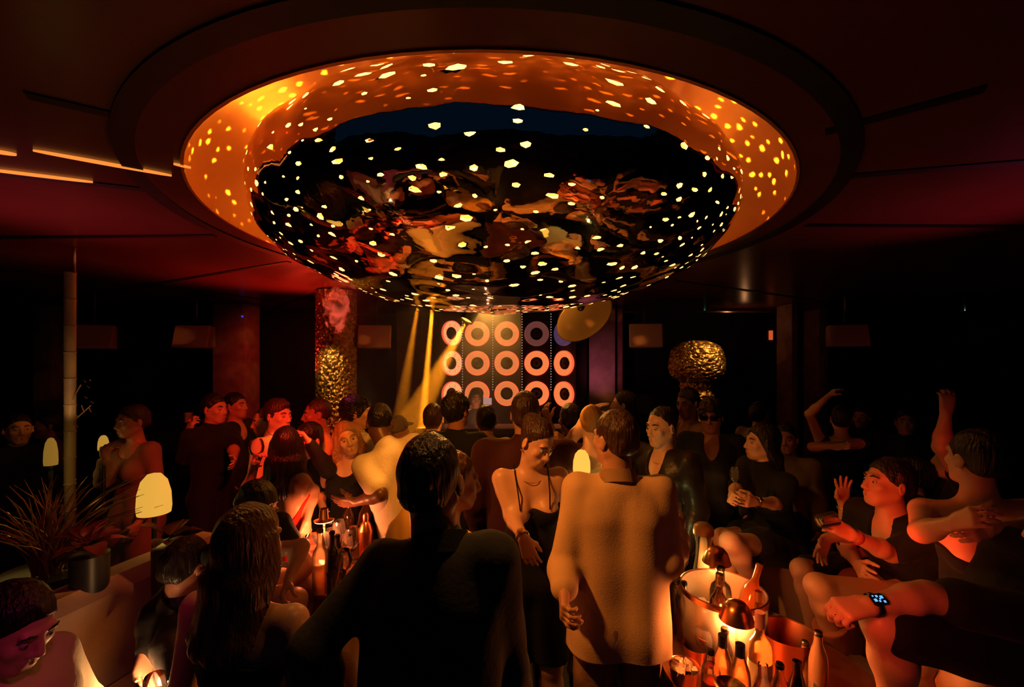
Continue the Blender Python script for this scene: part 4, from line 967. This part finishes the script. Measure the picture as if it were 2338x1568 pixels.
# --- dim far right and far left
P[40] = person('dim person with raised folded arms, lit orange and purple, at the right', (1920, 925, 3.7), 150, ('short', 'black'), 'fair', dict(col='black', sl=0, neck='scoop', dress=.6), None, .009, face=False, fem=True, seed=40, la=dict(e=(1848, 945, 3.7), w=(1890, 905, 3.65), curl=.6), ra=dict(e=(1855, 1020, 3.5), w=(1900, 1020, 3.4), hint=(0, 0, -1)))
P[41] = person('barely lit person with purple face edge right of the raised arms', (1968, 928, 4.8), -60, ('short', 'black'), 'mid', dict(col='black', sl=1.9), ('trousers', 'black'), .010, seed=41)
P[42] = person('barely lit person farther right near the back', (2068, 935, 4.2), -40, ('short', 'black'), 'mid', dict(col='black', sl=1.9), ('trousers', 'black'), .010, seed=42)
P[43] = person('dim person with a raised forearm behind the bare-shouldered person at right', (2185, 1000, 2.5), -120, ('curly', 'black'), 'mid', dict(col='black', sl=.5), ('trousers', 'black'), .009, seed=43, face=False, la=dict(e=(2150, 1020, 2.3), w=(2160, 940, 2.3), curl=.6))
P[44] = person('dim red-lit person in a brown dress by the yellow lamp on the left', (297, 925, 3.1), -15, ('short', 'brown'), 'tan', dict(col='taupe', sl=1.8, neck='scoop', dress=.9), None, .008, fem=True, seed=44, head=(-20, 5, 0), ra=dict(w=(240, 1040, 2.9)))
P[45] = person('barely visible person near the far left edge', (42, 945, 3.4), 60, ('short', 'black'), 'mid', dict(col='black', sl=1.9), ('trousers', 'black'), .010, seed=45)
P[46] = person('dim person in brown between the far left edge and the bamboo pole', (105, 943, 4.1), -30, ('short', 'black'), 'tan', dict(col='taupe', sl=1.9), ('trousers', 'black'), .010, seed=46)
P[47] = person('dark-haired person bending beside the left table, lit hands, sequined skirt', (615, 1112, 2.05), 60, ('short', 'black'), 'fair', dict(col='black', sl=.4, t=.01), ('skirt', 'sequin'), .006, fem=True, head=(75, 35, 0), seed=47, s=.95, pel=(560, 1330, 2.3),
    rk=((672, 1372, 2.0), (668, 1500, 2.0)), lk=((690, 1340, 2.2), (690, 1480, 2.2)), ra=dict(e=(688, 1248, 2.05), w=(660, 1320, 1.95), curl=.7), la=dict(e=(705, 1290, 2.2), w=(650, 1345, 2.1)))
# ------------------------------------------------------------------ sofas, tables and what stands on them
M_SOFA = mat('sofa_beige', (.42, .26, .17), .8, bump=.15, bscale=30, sheen=.2, var=.1); M_COP = mat('copper', (.80, .30, .13), .28, 1.0, bump=.03, bscale=8)
M_TOP = mat('table_copper', (.62, .24, .10), .38, .8, var=.15)
def arc_sofa(pts, zs, zt, w_seat, label, side):
    t = thing('sofa', label, 'sofa', (pts[0][0], pts[0][1], 0)); P_ = [Vector((x, y, 0)) for x, y in pts]; b = Vector((pts[0][0], pts[0][1], 0))
    def strip(off0, off1, z0, z1, nm, bev=.03):
        bm = bmesh.new(); rows = []
        for i, p in enumerate(P_):
            d = (P_[min(i + 1, len(P_) - 1)] - P_[max(i - 1, 0)]).normalized(); n = Vector((-d.y, d.x, 0)) * side
            prof = [(off0, z0), (off0, z1 - bev), (off0 + bev, z1), (off1 - bev, z1), (off1, z1 - bev), (off1, z0)]
            rows.append([bm.verts.new(p + n * o - b + Vector((0, 0, z))) for o, z in prof])
        for a, c in zip(rows, rows[1:]):
            for k in range(6): bm.faces.new((a[k], a[(k + 1) % 6], c[(k + 1) % 6], c[k]))
        bm.faces.new(rows[0]); bm.faces.new(rows[-1][::-1]); return obj(nm, bm, M_SOFA, t)
    strip(-.24, 0, .0, zt, 'backrest', .06); strip(0.002, w_seat, .0, zs, 'seat', .05); return t
arc = [(1.0 + .98 * math.cos(math.radians(a)), 2.08 + .98 * math.sin(math.radians(a))) for a in range(-60, 70, 8)]
arc_sofa(arc, .42, .76, .46, 'curved beige sofa around the bottle table on the right, people perched on its back', 1)
arc2 = [(-2.12 + .02 * k + .012 * k * k * .3, 1.15 + .22 * k) for k in range(8)]
arc_sofa(arc2, .46, .93, .38, 'beige sofa with a tall back lit dull red, left foreground', -1)

def round_table(loc, r, z, label, mtop=M_TOP):
    t = thing('round_table', label, 'table', loc)
    obj('table_top', lathed([(0, z), (r - .012, z), (r, z - .006), (r, z - .03), (r - .01, z - .036), (0, z - .036)], 64), mtop, t)
    obj('pedestal', lathed([(.045, z - .036), (.035, z - .2), (.035, .05), (.06, .02)], 24), M_BLK, t); obj('table_base', lathed([(0, .022), (r * .55, .018), (r * .55, 0), (0, 0)], 40), M_BLK, t); return t
TZ = .72
TR = (1.06, 1.80); TL = (-.86, 2.48); TB = (-1.36, 1.58); TLZ = .85; TX = (.87, 2.38)
round_table((*TR, 0), .42, TZ, 'round copper table crowded with bottles and a big ice tub, right foreground')
round_table((*TL, 0), .35, TLZ, 'round copper table with a gold lamp and wine glasses, left of centre')
round_table((*TB, 0), .24, .62, 'small round table with bright glasses, cut by the bottom edge at left')
round_table((*TX, 0), .16, .80, 'small round table with greenish-lit glasses behind the beige linen shirt')
G_CL = glassy('glass_clear', (.97, .95, .92), .04, .03); G_AMB = glassy('glass_amber', (.75, .28, .08), .05, .22); G_GRN = glassy('glass_green', (.35, .45, .2), .05, .3)
G_DK = mat('glass_dark', (.03, .012, .008), .08, spec=.8); G_RED = glassy('glass_red_drink', (.8, .08, .03), .05, .5); G_FR = glassy('plastic_frosted', (1, .86, .66), .2, .30); G_BEER = glassy('glass_beer', (.95, .55, .28), .06, .18)
LAB = mat('label_cream', (.7, .5, .35), .6); LABD = mat('label_black', (.015, .012, .012), .5); CAPB = mat('bottle_cap', (.02, .015, .015), .3, .4); PINK = mat('foil_pink', (.95, .35, .45), .4)
FOILG = mat('foil_gold', (.6, .4, .2), .3, .8, bump=.4, bscale=60)
BOT = {'beer': [(0, .002), (.029, .002), (.031, .008), (.031, .125), (.028, .15), (.0145, .19), (.0128, .222), (.0145, .224), (.0145, .232), (.010, .232)],
       'wine': [(0, .002), (.036, .002), (.0385, .01), (.0385, .19), (.034, .215), (.018, .24), (.0145, .255), (.0145, .31), (.016, .312), (.016, .322), (.011, .322)],
       'spirit': [(0, .002), (.040, .002), (.042, .01), (.042, .16), (.036, .185), (.017, .205), (.0145, .25), (.017, .252), (.017, .262), (.011, .262)],
       'soda': [(0, .002), (.026, .002), (.028, .008), (.029, .06), (.026, .10), (.027, .12), (.014, .165), (.0125, .19), (.014, .192), (.014, .20), (.010, .20)]}
def bottle(kind, loc, glass, label, group, lab=None, capm=CAPB, drink=None, neck=None, tilt=None, scale=1.0, open_=False):
    pr = [(r * scale, z * scale) for r, z in BOT[kind]]; t = thing('bottle', label, 'bottle', loc, tilt or (0, 0, random.Random(label).uniform(0, 6)), group)
    obj('glass_body', lathed(pr, 28), glass, t); top = pr[-1][1]; h1 = [z for r, z in pr if r >= pr[2][0] * .95][-1]
    if drink: obj('drink', lathed([(0, .005)] + [(r * .9, max(.005, z)) for r, z in pr[1:] if z <= h1 * .8] + [(pr[2][0] * .9, h1 * .8), (0, h1 * .8)], 24), drink, t)
    if lab: obj('label_band', lathed([(pr[2][0] + .0006, h1 * .25), (pr[2][0] + .001, h1 * .27), (pr[2][0] + .001, h1 * .80), (pr[2][0] + .0006, h1 * .82)], 28), lab, t)
    if neck:
        rn = pr[-4][0]; obj('neck_foil', lathed([(rn + .006 * 0 + .0035, top * .84), (rn + .0025, top * .86), (rn + .0022, top - .01), (rn + .002, top + .002), (0, top + .003)], 24), neck, t)
    elif not open_: obj('bottle_cap', lathed([(pr[-1][0] + .0048, top - .014), (pr[-1][0] + .005, top - .002), (pr[-1][0] + .002, top + .003), (0, top + .004)], 20), capm, t)
    return t
def at(px, d, z=TZ): return ((px - 1169) / FPX * d, d, z)
def wine_glass(loc, label, group, s=1.0, drink=None, straw=False, kind='wine', g=None):
    t = thing('wine_glass' if kind in ('wine', 'balloon') else 'tumbler', label, 'glass', loc, group=group); g = g or G_CL
    if kind == 'wine': pr = [(.033, 0), (.032, .002), (.006, .006), (.0035, .02), (.0035, .085), (.012, .095), (.033, .12), (.038, .15), (.035, .185), (.030, .205), (.029, .205)]
    elif kind == 'balloon': pr = [(.038, 0), (.037, .002), (.006, .006), (.004, .02), (.004, .07), (.02, .08), (.046, .105), (.052, .14), (.046, .175), (.037, .195), (.036, .195)]
    else: pr = [(0, .001), (.030, .001), (.033, .004), (.036, .09), (.0345, .09), (.031, .01), (0, .009)]
    pr = [(r * s, z * s) for r, z in pr]
    if kind in ('wine', 'balloon'):
        k = 5; obj('bowl', lathed(pr[k - 1:], 32), g, t); obj('stem', lathed([(0, 0)] + pr[:k], 24), g, t)
    else: obj('glass_body', lathed(pr, 28), g, t)
    if drink:
        if kind == 'tumbler': obj('drink', lathed([(0, .011 * s), (.030 * s, .012 * s), (.0325 * s, .06 * s), (0, .06 * s)], 24), drink, t)
        else: obj('drink', lathed([(0, .10 * s), (.02 * s, .105 * s), (.030 * s, .12 * s), (.034 * s, .138 * s), (0, .138 * s)], 24), drink, t)
    if straw: obj('straw', tube(bmesh.new(), [(-.01, 0, .012 * s), (.022 * s, .004, .16 * s)], .003, 8), mat('straw_pale', (.7, .5, .3), .5), t)
    return t
def table_lamp(loc, label, kind, h, e=6, col=(1, .26, .06)):
    t = thing('table_lamp', label, 'lamp', loc, group=None); m = METG if kind == 'cone' else M_COP
    obj('lamp_base', lathed([(0, .012), (.05, .010), (.055, .004), (.055, 0), (0, 0)], 32), m, t)
    obj('stem', lathed([(.0055, .01), (.0055, h - .02)], 16), mat('lamp_stem', (.9, .6, .35), .3, .6), t)
    if kind == 'cone': sh = [(.055, h - .075), (.024, h), (.0, h + .001)]; sh = [(.052, h - .072), (.0555, h - .075), (.030, h - .01), (.026, h), (0, h)]
    else: sh = [(.062, h - .072), (.066, h - .076), (.050, h - .028), (.034, h - .008), (.015, h), (0, h + .001)]
    if kind == 'cone': sh = [(.050, h - .062), (.054, h - .064), (.0275, h - .055), (.022, h), (0, h)]
    obj('lamp_shade', lathed(sh, 40), m, t)
    obj('glowing_diffuser', lathed([(0, h - .064), (.046, h - .066), (.05, h - .069), (0, h - .072)], 32), mat('diffuser_glow', (.9, .6, .3), .5, em=(1, .5, .2), ems=5), t)
    lamp('table_lamp_light', 'POINT', Vector(loc) + Vector((0, 0, h - .10)), e, col, .025); return t
random.seed(5)
# right table
table_lamp(at(1682, 1.72), 'copper mushroom table lamp in front of the ice tub on the right table', 'mushroom', .33, 24)
table_lamp((at(1636, 2.10)[0], 2.10, TZ), 'copper table lamp half hidden behind the ice tub rim', 'mushroom', .385, 7)
def ice_tub(loc, r, h, label):
    t = thing('ice_tub', label, 'ice bucket', loc)
    obj('clear_wall', lathed([(0, .004), (r * .93, .004), (r, .02), (r * 1.02, h), (r * .99, h), (r * .97, .03), (0, .02)], 64), G_FR, t)
    obj('copper_rim_band', lathed([(r * 1.022, h - .022), (r * 1.035, h - .02), (r * 1.04, h + .004), (r * 1.01, h + .006)], 64), M_COP, t)
    rs = random.Random(3); bm = bmesh.new()
    for k in range(95):
        a, q = rs.uniform(0, 6.28), r * .85 * math.sqrt(rs.random()); m_ = Matrix.Translation((q * math.cos(a), q * math.sin(a), rs.uniform(.05, h * .55))) @ Matrix.Rotation(rs.uniform(0, 3), 4, (rs.random(), rs.random(), .3)) 
        add_box(bm, (-.016, -.016, -.016), (.016, .016, .016), m_)
    o = obj('ice_cubes', bm, glassy('ice', (1, .92, .8), .1, .3), t, smooth=False); o['kind'] = 'stuff'; return t
tub = at(1650, 1.93); ice_tub(tub, .175, .27, 'large clear ice tub with a copper rim band holding bottles, right table')
lamp('tub_glow_fill', 'POINT', Vector(tub) + Vector((-.03, -.03, .12)), 10, (1, .42, .12), .03)  # light set inside the tub to make it glow, no lamp there
bottle('wine', (tub[0] + .10, tub[1] + .04, TZ + .05), G_AMB, 'open amber wine bottle leaning right in the ice tub', 'bottles in the ice tub', tilt=(0, .28, 0), open_=True)
bottle('wine', (tub[0] - .05, tub[1] - .05, TZ + .05), G_DK, 'dark foil-necked bottle standing upright in the ice tub', 'bottles in the ice tub', neck=FOILG, tilt=(0, .04, 0), scale=.96)
bottle('spirit', (tub[0] + .02, tub[1] + .06, TZ + .05), G_CL, 'clear square-shouldered bottle in the middle of the ice tub', 'bottles in the ice tub', scale=1.1)
bottle('spirit', (tub[0] - .11, tub[1] + .02, TZ + .05), G_CL, 'clear bottle leaning at the left side of the ice tub', 'bottles in the ice tub', tilt=(0, -.35, 0))
bottle('wine', (tub[0] + .125, tub[1] - .06, TZ + .03), G_AMB, 'folded copper-foil bottle low at the right rim of the ice tub', 'bottles in the ice tub', scale=.8, neck=M_COP)
# big carafe behind
pr = [(0, 0), (.085, 0), (.095, .01), (.092, .05), (.06, .20), (.043, .30), (.042, .35), (.055, .405), (.058, .41)]
t = thing('carafe', 'tall frosted pink carafe with a rounded amber lid behind the ice tub', 'carafe', at(1606, 2.22)); obj('carafe_body', lathed([(r * .85, z * 1.0) for r, z in pr], 40), G_FR, t)
obj('lid', lathed([(.050, .40), (.051, .415), (.046, .44), (.028, .455), (0, .46)], 32), mat('lid_amber', (.6, .3, .1), .4), t)
bottle('wine', at(1735, 1.62), G_BEER, 'clear wine bottle with a pink foil neck right of the copper lamp', 'tall bottles on the right table', neck=PINK, lab=mat('label_white', (.85, .7, .55), .6), scale=1.06)
bottle('wine', at(1545, 2.05), G_DK, 'tall dark amber bottle just left of the ice tub', 'tall bottles on the right table')
bottle('wine', at(1562, 1.98), mat('bottle_brown', (.10, .03, .012), .1), 'brown bottle pressed against the left side of the ice tub', 'tall bottles on the right table', scale=.85)
def bucket(loc, r, h, label, ice=True, tilt=(0, 0, 0), nm='ice_bucket'):
    t = thing(nm, label, 'bucket' if nm == 'ice_bucket' else 'bowl', loc, tilt); obj('bucket_body', lathed([(0, .002), (r * .75, .002), (r * .82, .01), (r, h), (r * 1.03, h + .003), (r * .97, h), (r * .8, .015), (0, .012)], 48), M_COP, t)
    if ice:
        bm = bmesh.new(); rs = random.Random(label)
        for k in range(22):
            a, q = rs.uniform(0, 6.28), r * .72 * math.sqrt(rs.random()); add_box(bm, (-.013, -.013, -.013), (.013, .013, .013), Matrix.Translation((q * math.cos(a), q * math.sin(a), h * .86 + rs.uniform(-.01, .006))) @ Matrix.Rotation(rs.uniform(0, 3), 4, (rs.random(), rs.random(), .3)))
        o = obj('ice_cubes', bm, mat('ice_warm', (.9, .6, .45), .2), t, smooth=False); o['kind'] = 'stuff'
    if nm == 'ice_bucket':
        for sg in (1, -1):
            bm = bmesh.new(); tube(bm, [(sg * r * 1.0, 0, h * .95), (sg * (r + .02), 0, h * .9), (sg * r * .98, 0, h * .75)], .005, 8); obj('handle', bm, M_COP, t)
    return t
bucket(at(1795, 1.78), .105, .17, 'copper ice bucket with side handles at the right of the table', False)
bucket(at(1562, 1.72), .058, .07, 'small copper bowl heaped with ice at the left edge of the right table', True, nm='bowl')
bucket(at(1590, 1.86), .055, .06, 'shallow copper bowl between the ice tub and the bowl of ice', False, nm='bowl')
t = thing('saucer_lamp', 'gold flared dish lamp standing in front of the bottles at the bottom edge', 'lamp', at(1668, 1.45, TZ)); 
obj('dish', lathed([(0, .17), (.03, .168), (.048, .182), (.052, .19), (.050, .192), (.028, .176), (0, .175)], 40), METG, t); obj('stem', lathed([(.04, 0), (.04, .006), (.006, .012), (.006, .165), (.012, .168)], 20), METG, t)
for (px, d, kind, g, lab, drink, neck, cap, lb, sc) in (
    (1612, 1.58, 'spirit', G_CL, None, G_RED, None, CAPB, 'square bottle of red drink with a black cap, front left of the bottles', .82),
    (1650, 1.62, 'beer', G_BEER, LAB, None, LABD, CAPB, 'beer bottle with a black neck label, behind the gold dish lamp', 1.1),
    (1690, 1.56, 'beer', G_BEER, LAB, None, LABD, CAPB, 'beer bottle with a black neck label, right of the gold dish lamp', 1.12),
    (1655, 1.72, 'soda', G_CL, None, None, None, CAPB, 'small clear soda bottle directly before the ice tub', 1.1),
    (1742, 1.50, 'soda', G_CL, None, G_RED, None, None, 'open bottle with red drink, below the pink foil neck', 1.15),
    (1780, 1.50, 'beer', G_BEER, LABD, None, None, CAPB, 'beer bottle with a dark cap and droplets, near the bottom edge', 1.0),
    (1820, 1.53, 'soda', G_DK, None, None, None, None, 'dark cola bottle right of the droplet-covered beer bottle', 1.1),
    (1868, 1.66, 'beer', G_BEER, None, None, None, CAPB, 'tall pale bottle at the far right end of the copper table', 1.05),
    (1838, 1.70, 'soda', G_AMB, None, None, None, CAPB, 'small amber bottle in front of the copper ice bucket', .9)):
    p = at(px, d); off = Vector((p[0] - TR[0], p[1] - TR[1])); 
    if off.length > .38: off = off * (.38 / off.length); p = (TR[0] + off.x, TR[1] + off.y, TZ)
    bottle(kind, p, g, lb, 'bottles along the front of the right table', lab, cap or CAPB, drink, None if neck is None else LABD, scale=sc, open_=cap is None)
wine_glass(at(1775, 1.60), 'stemless tumbler with a straw among the front bottles, right table', 'tumblers on the right table', 1.0, G_AMB, True, 'tumbler')
wine_glass(at(1845, 1.60), 'low dark tumbler beside the cola bottle', 'tumblers on the right table', .9, G_AMB, False, 'tumbler')
wine_glass(at(1610, 1.83), 'round-bowled wine glass before the ice tub', 'stemmed glasses on the right table', .8, G_AMB, kind='balloon')
# back small table
for i, (px, d, lb) in enumerate(((1514, 2.30, 'leftmost'), (1534, 2.40, 'second'), (1556, 2.33, 'rightmost'))):
    wine_glass(at(px, d, .80), '%s of the greenish-lit wine glasses behind the beige linen shirt' % lb, 'wine glasses on the small back table', 1.0, None if i else G_GRN)
bottle('spirit', at(1546, 2.48, .80), G_GRN, 'green-tinted bottle behind the three small-table wine glasses', 'bottles on the small back table')
lamp('small_table_light', 'POINT', (TX[0], TX[1], 1.08), 1.0, (.9, .8, .25), .03)
bm = bmesh.new(); bmesh.ops.create_uvsphere(bm, u_segments=24, v_segments=12, radius=1); bm.transform(Matrix.Diagonal((.085, .06, .035, 1)))  # green glow behind the carafe, put in as a green ellipsoid
p = W(1573, 1250, 2.95); o = obj('green_glow_blob', bm, mat('glow_green', (.08, .5, .06), .7), loc=p); tag(o, 'bright green rounded blob standing for the green glow behind the carafe', 'glow_shape')
# left table
table_lamp(at(740, 2.40, TLZ), 'gold hat-shaped table lamp on the left table', 'cone', .34, 10, (1, .24, .07))
bottle('wine', at(731, 2.16, TLZ), G_FR, 'clear plastic water bottle half full at the front of the left table', 'bottles on the left table', open_=False, drink=glassy('water_amber', (1, .7, .4), .1, .4), scale=.98)
bottle('wine', at(758, 2.20, TLZ), G_DK, 'dark bottle beside the water bottle', 'bottles on the left table', scale=.9)
bottle('beer', at(770, 2.30, TLZ), G_DK, 'short dark bottle behind the tall glass with a straw', 'bottles on the left table')
bottle('wine', at(797, 2.65, TLZ), G_DK, 'tall dark red-lit bottle at the back of the left table', 'bottles on the left table', neck=mat('foil_red', (.4, .04, .03), .3, .6), scale=1.05)
t = thing('cocktail_shaker', 'copper cocktail shaker at the back right of the left table', 'shaker', at(835, 2.55, TLZ)); obj('shaker_body', lathed([(0, 0), (.036, .002), (.045, .16), (.043, .165), (.03, .20), (.018, .215)], 32), M_COP, t); obj('shaker_lid', lathed([(.018, .215), (.019, .25), (.014, .262), (0, .265)], 24), M_COP, t)
for px, d, k, s_, lb in ((716, 2.62, 'balloon', 1.15, 'big round wine glass at the left edge of the left table'), (757, 2.75, 'balloon', 1.05, 'wine glass directly right of the gold table lamp'),
                   (776, 2.80, 'wine', 1.15, 'tall wine glass right of the lamp, before the tall dark bottle'), (790, 2.66, 'wine', 1.0, 'wine glass leaning highlights in the middle of the left table'), (806, 2.80, 'balloon', 1.0, 'wine glass left of the copper shaker'), (782, 2.52, 'balloon', .95, 'low wine glass at the front right of the left table')):
    wine_glass(at(px, d - .30, TLZ), lb, 'wine glasses on the left table', s_, G_AMB if px in (716, 790) else None, kind=k)
wine_glass(at(768, 2.12, TLZ), 'tall glass with a pale straw at the near edge of the left table', 'tumblers on the left table', 1.3, None, True, 'tumbler')
wine_glass(at(870, 2.50, TLZ), 'red tumbler with a straw right of the copper shaker', 'tumblers on the left table', 1.0, G_RED, True, 'tumbler')
wine_glass(at(893, 2.42, TLZ), 'tumbler with a straw close to the dark shirt', 'tumblers on the left table', 1.0, None, True, 'tumbler')
# bottom-left little table
wine_glass((-1.35, 1.62, .62), 'bright tall glass on the small table at the bottom left edge', 'glasses on the small left table', 1.0, G_AMB, kind='wine')
wine_glass((-1.28, 1.64, .62), 'bright slanted glass right of the candle, bottom left edge', 'glasses on the small left table', .9, G_AMB, kind='wine')
t = thing('candle', 'glowing candle in a glass on the small table at the bottom left edge', 'candle', (-1.42, 1.66, .62)); obj('glass_cup', lathed([(0, .001), (.035, .001), (.04, .08), (.038, .08), (.033, .008), (0, .006)], 28), G_CL, t)
obj('wax', lathed([(0, .008), (.030, .008), (.033, .045), (0, .045)], 24), mat('wax', (.9, .7, .4), .5, em=(1, .5, .12), ems=1.2), t); bm = bmesh.new(); lathe(bm, [(0, .045), (.006, .055), (.005, .068), (0, .08)], 12); obj('flame', bm, mat('flame', (1, .7, .3), .5, em=(1, .6, .2), ems=12), t)
lamp('candle_light', 'POINT', (-1.42, 1.66, .76), 5, (1, .5, .2), .015)
# glasses held in hands
def held(px, py, d, lb, kind='tumbler', drink=None, tilt=(0, 0, 0), s=1.0):
    p = W(px, py, d); t = wine_glass(p, lb, None, s, drink, False, kind); t.rotation_euler = tilt; return t
held(1868, 1190, 1.96, 'flat glass held out by the person in rust trousers', tilt=(0, math.radians(80), 0), s=.9, drink=G_AMB)
held(1678, 1128, 2.46, 'short stemmed glass in the hand of the seated long-haired profile', s=.75, kind='wine')
held(585, 1065, 2.47, 'wine glass raised by the person in the red dress', kind='balloon', s=.8)
held(1548, 1185, 2.1, 'glass held in front of the beige linen shirt', kind='tumbler', s=.8)
held(430, 965, 3.42, 'small bottle-shaped glass held up at the far left of the red-lit group', s=.9)
p = W(1113, 916, 5.06); bm = box((-.05, -.004, -.04), (.05, .004, .04), .002); o = obj('phone', bm, mat('phone_screen', (.5, .35, .4), .4, em=(.75, .42, .42), ems=.55), loc=p, smooth=False); tag(o, 'phone with a pale pink lit screen held up beside the DJ', 'phone')
# yellow shade lamps
def shade_lamp(px, py, d, rx, rz, label, e, dome=True, em=1.4, z0=None):
    p = W(px, py, d); t = thing('shade_lamp', label, 'lamp', (p.x, p.y, z0 or 0))
    zz = p.z - (z0 or 0)
    obj('lamp_shade', lathed([(rx * .95, -rz), (rx, -rz * .7), (rx * .95, 0), (rx * .75, rz * .6), (rx * .4, rz * .93), (0, rz)], 36), mat('shade_yellow_%d' % int(em * 100), (.25, .15, .04), .6, em=(1, .52, .07), ems=em), t, loc=(0, 0, zz))
    obj('lamp_pole', lathed([(.10, 0), (.10, .012), (.012, .03), (.012, zz - rz * .6)], 20), M_BLK, t)
    lamp('shade_lamp_light', 'POINT', p - Vector((0, 0, rz * 1.3)), e, (1, .6, .12), .04); return t
shade_lamp(1328, 1052, 2.36, .048, .062, 'glowing yellow dome lamp between the centre dress and the beige linen shirt', 1.2, em=1.1)
shade_lamp(352, 1125, 2.55, .085, .12, 'glowing yellow globe lamp behind leaves on the left', .4, em=.75)
shade_lamp(236, 1010, 2.9, .03, .05, 'small yellow-lit lamp left of the dim person in brown', .2, em=.45)
shade_lamp(116, 1030, 2.8, .035, .09, 'dim orange lamp glowing inside the dry grass plant at far left', .8, em=.22)
# plants
def grass_plant(px, py, d, label):
    p = W(px, py, d); t = thing('dry_grass_plant', label, 'plant', (p.x, p.y, 0)); rs = random.Random(9); bm = bmesh.new()
    for k in range(110):
        a = rs.uniform(0, 6.28); l = rs.uniform(.3, .75); sp = rs.uniform(.05, .42); b0 = Vector((rs.uniform(-.05, .05), rs.uniform(-.05, .05), p.z - .42)); dr = Vector((math.cos(a) + .25, math.sin(a) * .8, 0))
        pts = [b0 + dr * sp * (q ** 1.6) + Vector((0, 0, l * (q - .25 * q * q * (1 + sp)))) for q in (0, .25, .5, .75, 1)]; tube(bm, pts, [.004, .0045, .004, .003, .001], 5)
    o = obj('grass_blades', bm, mat('gold_grass', (.50, .30, .10), .25, .7), t); o['kind'] = 'stuff'
    obj('planter', lathed([(0, 0), (.16, .0), (.2, p.z - .44), (.21, p.z - .40), (.18, p.z - .42), (0, p.z - .43)], 40), mat('planter_black', (.02, .02, .02), .4), t); return t
grass_plant(112, 1130, 2.3, 'dry golden grass plant catching amber glints, left edge')
def leaf_plant(px, py, d, label, n, L, m, seed, nm='leafy_plant'):
    p = W(px, py, d); t = thing(nm, label, 'plant', (p.x, p.y, 0)); rs = random.Random(seed)
    for k in range(n):
        a = rs.uniform(0, 6.28); el = rs.uniform(.2, 1.2); D = Vector((math.cos(a) * math.cos(el), math.sin(a) * math.cos(el), math.sin(el))); sd = D.cross(Vector((0, 0, 1))).normalized(); nn = sd.cross(D)
        bm = bmesh.new(); rows = []; l = L * rs.uniform(.7, 1.1); c0 = Vector((0, 0, p.z - .12)) + D * .03
        for q in range(9):
            f = q / 8; w = l * .27 * math.sin(math.pi * min(1, f * 1.02)) ** .8 + .001; c = c0 + D * l * f - Vector((0, 0, l * .35 * f * f)); rows.append([bm.verts.new(c + sd * w * e + nn * abs(e) * w * .35) for e in (-1, -.5, 0, .5, 1)])
        for x, y in zip(rows, rows[1:]):
            for e in range(4): bm.faces.new((x[e], x[e + 1], y[e + 1], y[e]))
        bmesh.ops.solidify(bm, geom=bm.faces[:], thickness=.0015)
        obj('leaf', bm, m, t)
    obj('planter', lathed([(0, 0), (.06, .0), (.075, p.z - .16), (.06, p.z - .15), (0, p.z - .15)], 32), mat('planter_black', (.02, .02, .02), .4), t); return t
leaf_plant(385, 1180, 2.3, 'plant with broad curled leaves lit orange, beside the yellow globe lamp', 9, .17, mat('leaf_orange', (.35, .15, .08), .4), 4)
leaf_plant(205, 1190, 2.1, 'plant with narrow magenta-lit leaves left of the sofa back', 14, .15, mat('leaf_magenta', (.40, .10, .12), .35), 12, 'magenta_plant')
t = thing('bamboo_pole', 'thick pale bamboo pole lit from below near the left edge', 'pole', (*W(160, 830, 3.1)[:2], 0)); bm = bmesh.new()
pr = []
for k in range(14): z = k * .19; pr += [(.033, z), (.033, z + .175), (.037, z + .182), (.033, z + .19)]
lathe(bm, pr, 20); obj('cane', bm, mat('bamboo', (.42, .32, .2), .5, bump=.2, bscale=20), t)
rs = random.Random(2); bm = bmesh.new()
for k in range(9): z = rs.uniform(1.55, 1.9); x = rs.uniform(.06, .17); tube(bm, [(x, -.02, z), (x + rs.uniform(.01, .035), -.03, z - rs.uniform(.0, .05))], .0035, 5)
tube(bm, [(.0, 0, 1.6), (.03, -.01, 1.75), (.1, -.02, 1.85)], .004, 5); tube(bm, [(.0, 0, 1.5), (.05, -.01, 1.6), (.17, -.02, 1.7)], .004, 5); obj('twig', bm, mat('gold_twig', (.8, .5, .2), .25, .7), t)
t2 = obj('thin_rod', lathed([(.009, 0), (.009, HC - .003)], 12), mat('rod_pink', (.5, .3, .28), .4, .3), loc=(*W(170, 830, 3.15)[:2], 0)); tag(t2, 'thin pale rod standing beside the bamboo pole', 'rod')
lamp('pole_light', 'SPOT', W(150, 1010, 2.8), 3.0, (1, .5, .2), .03, W(158, 880, 3.1), 50, .6)
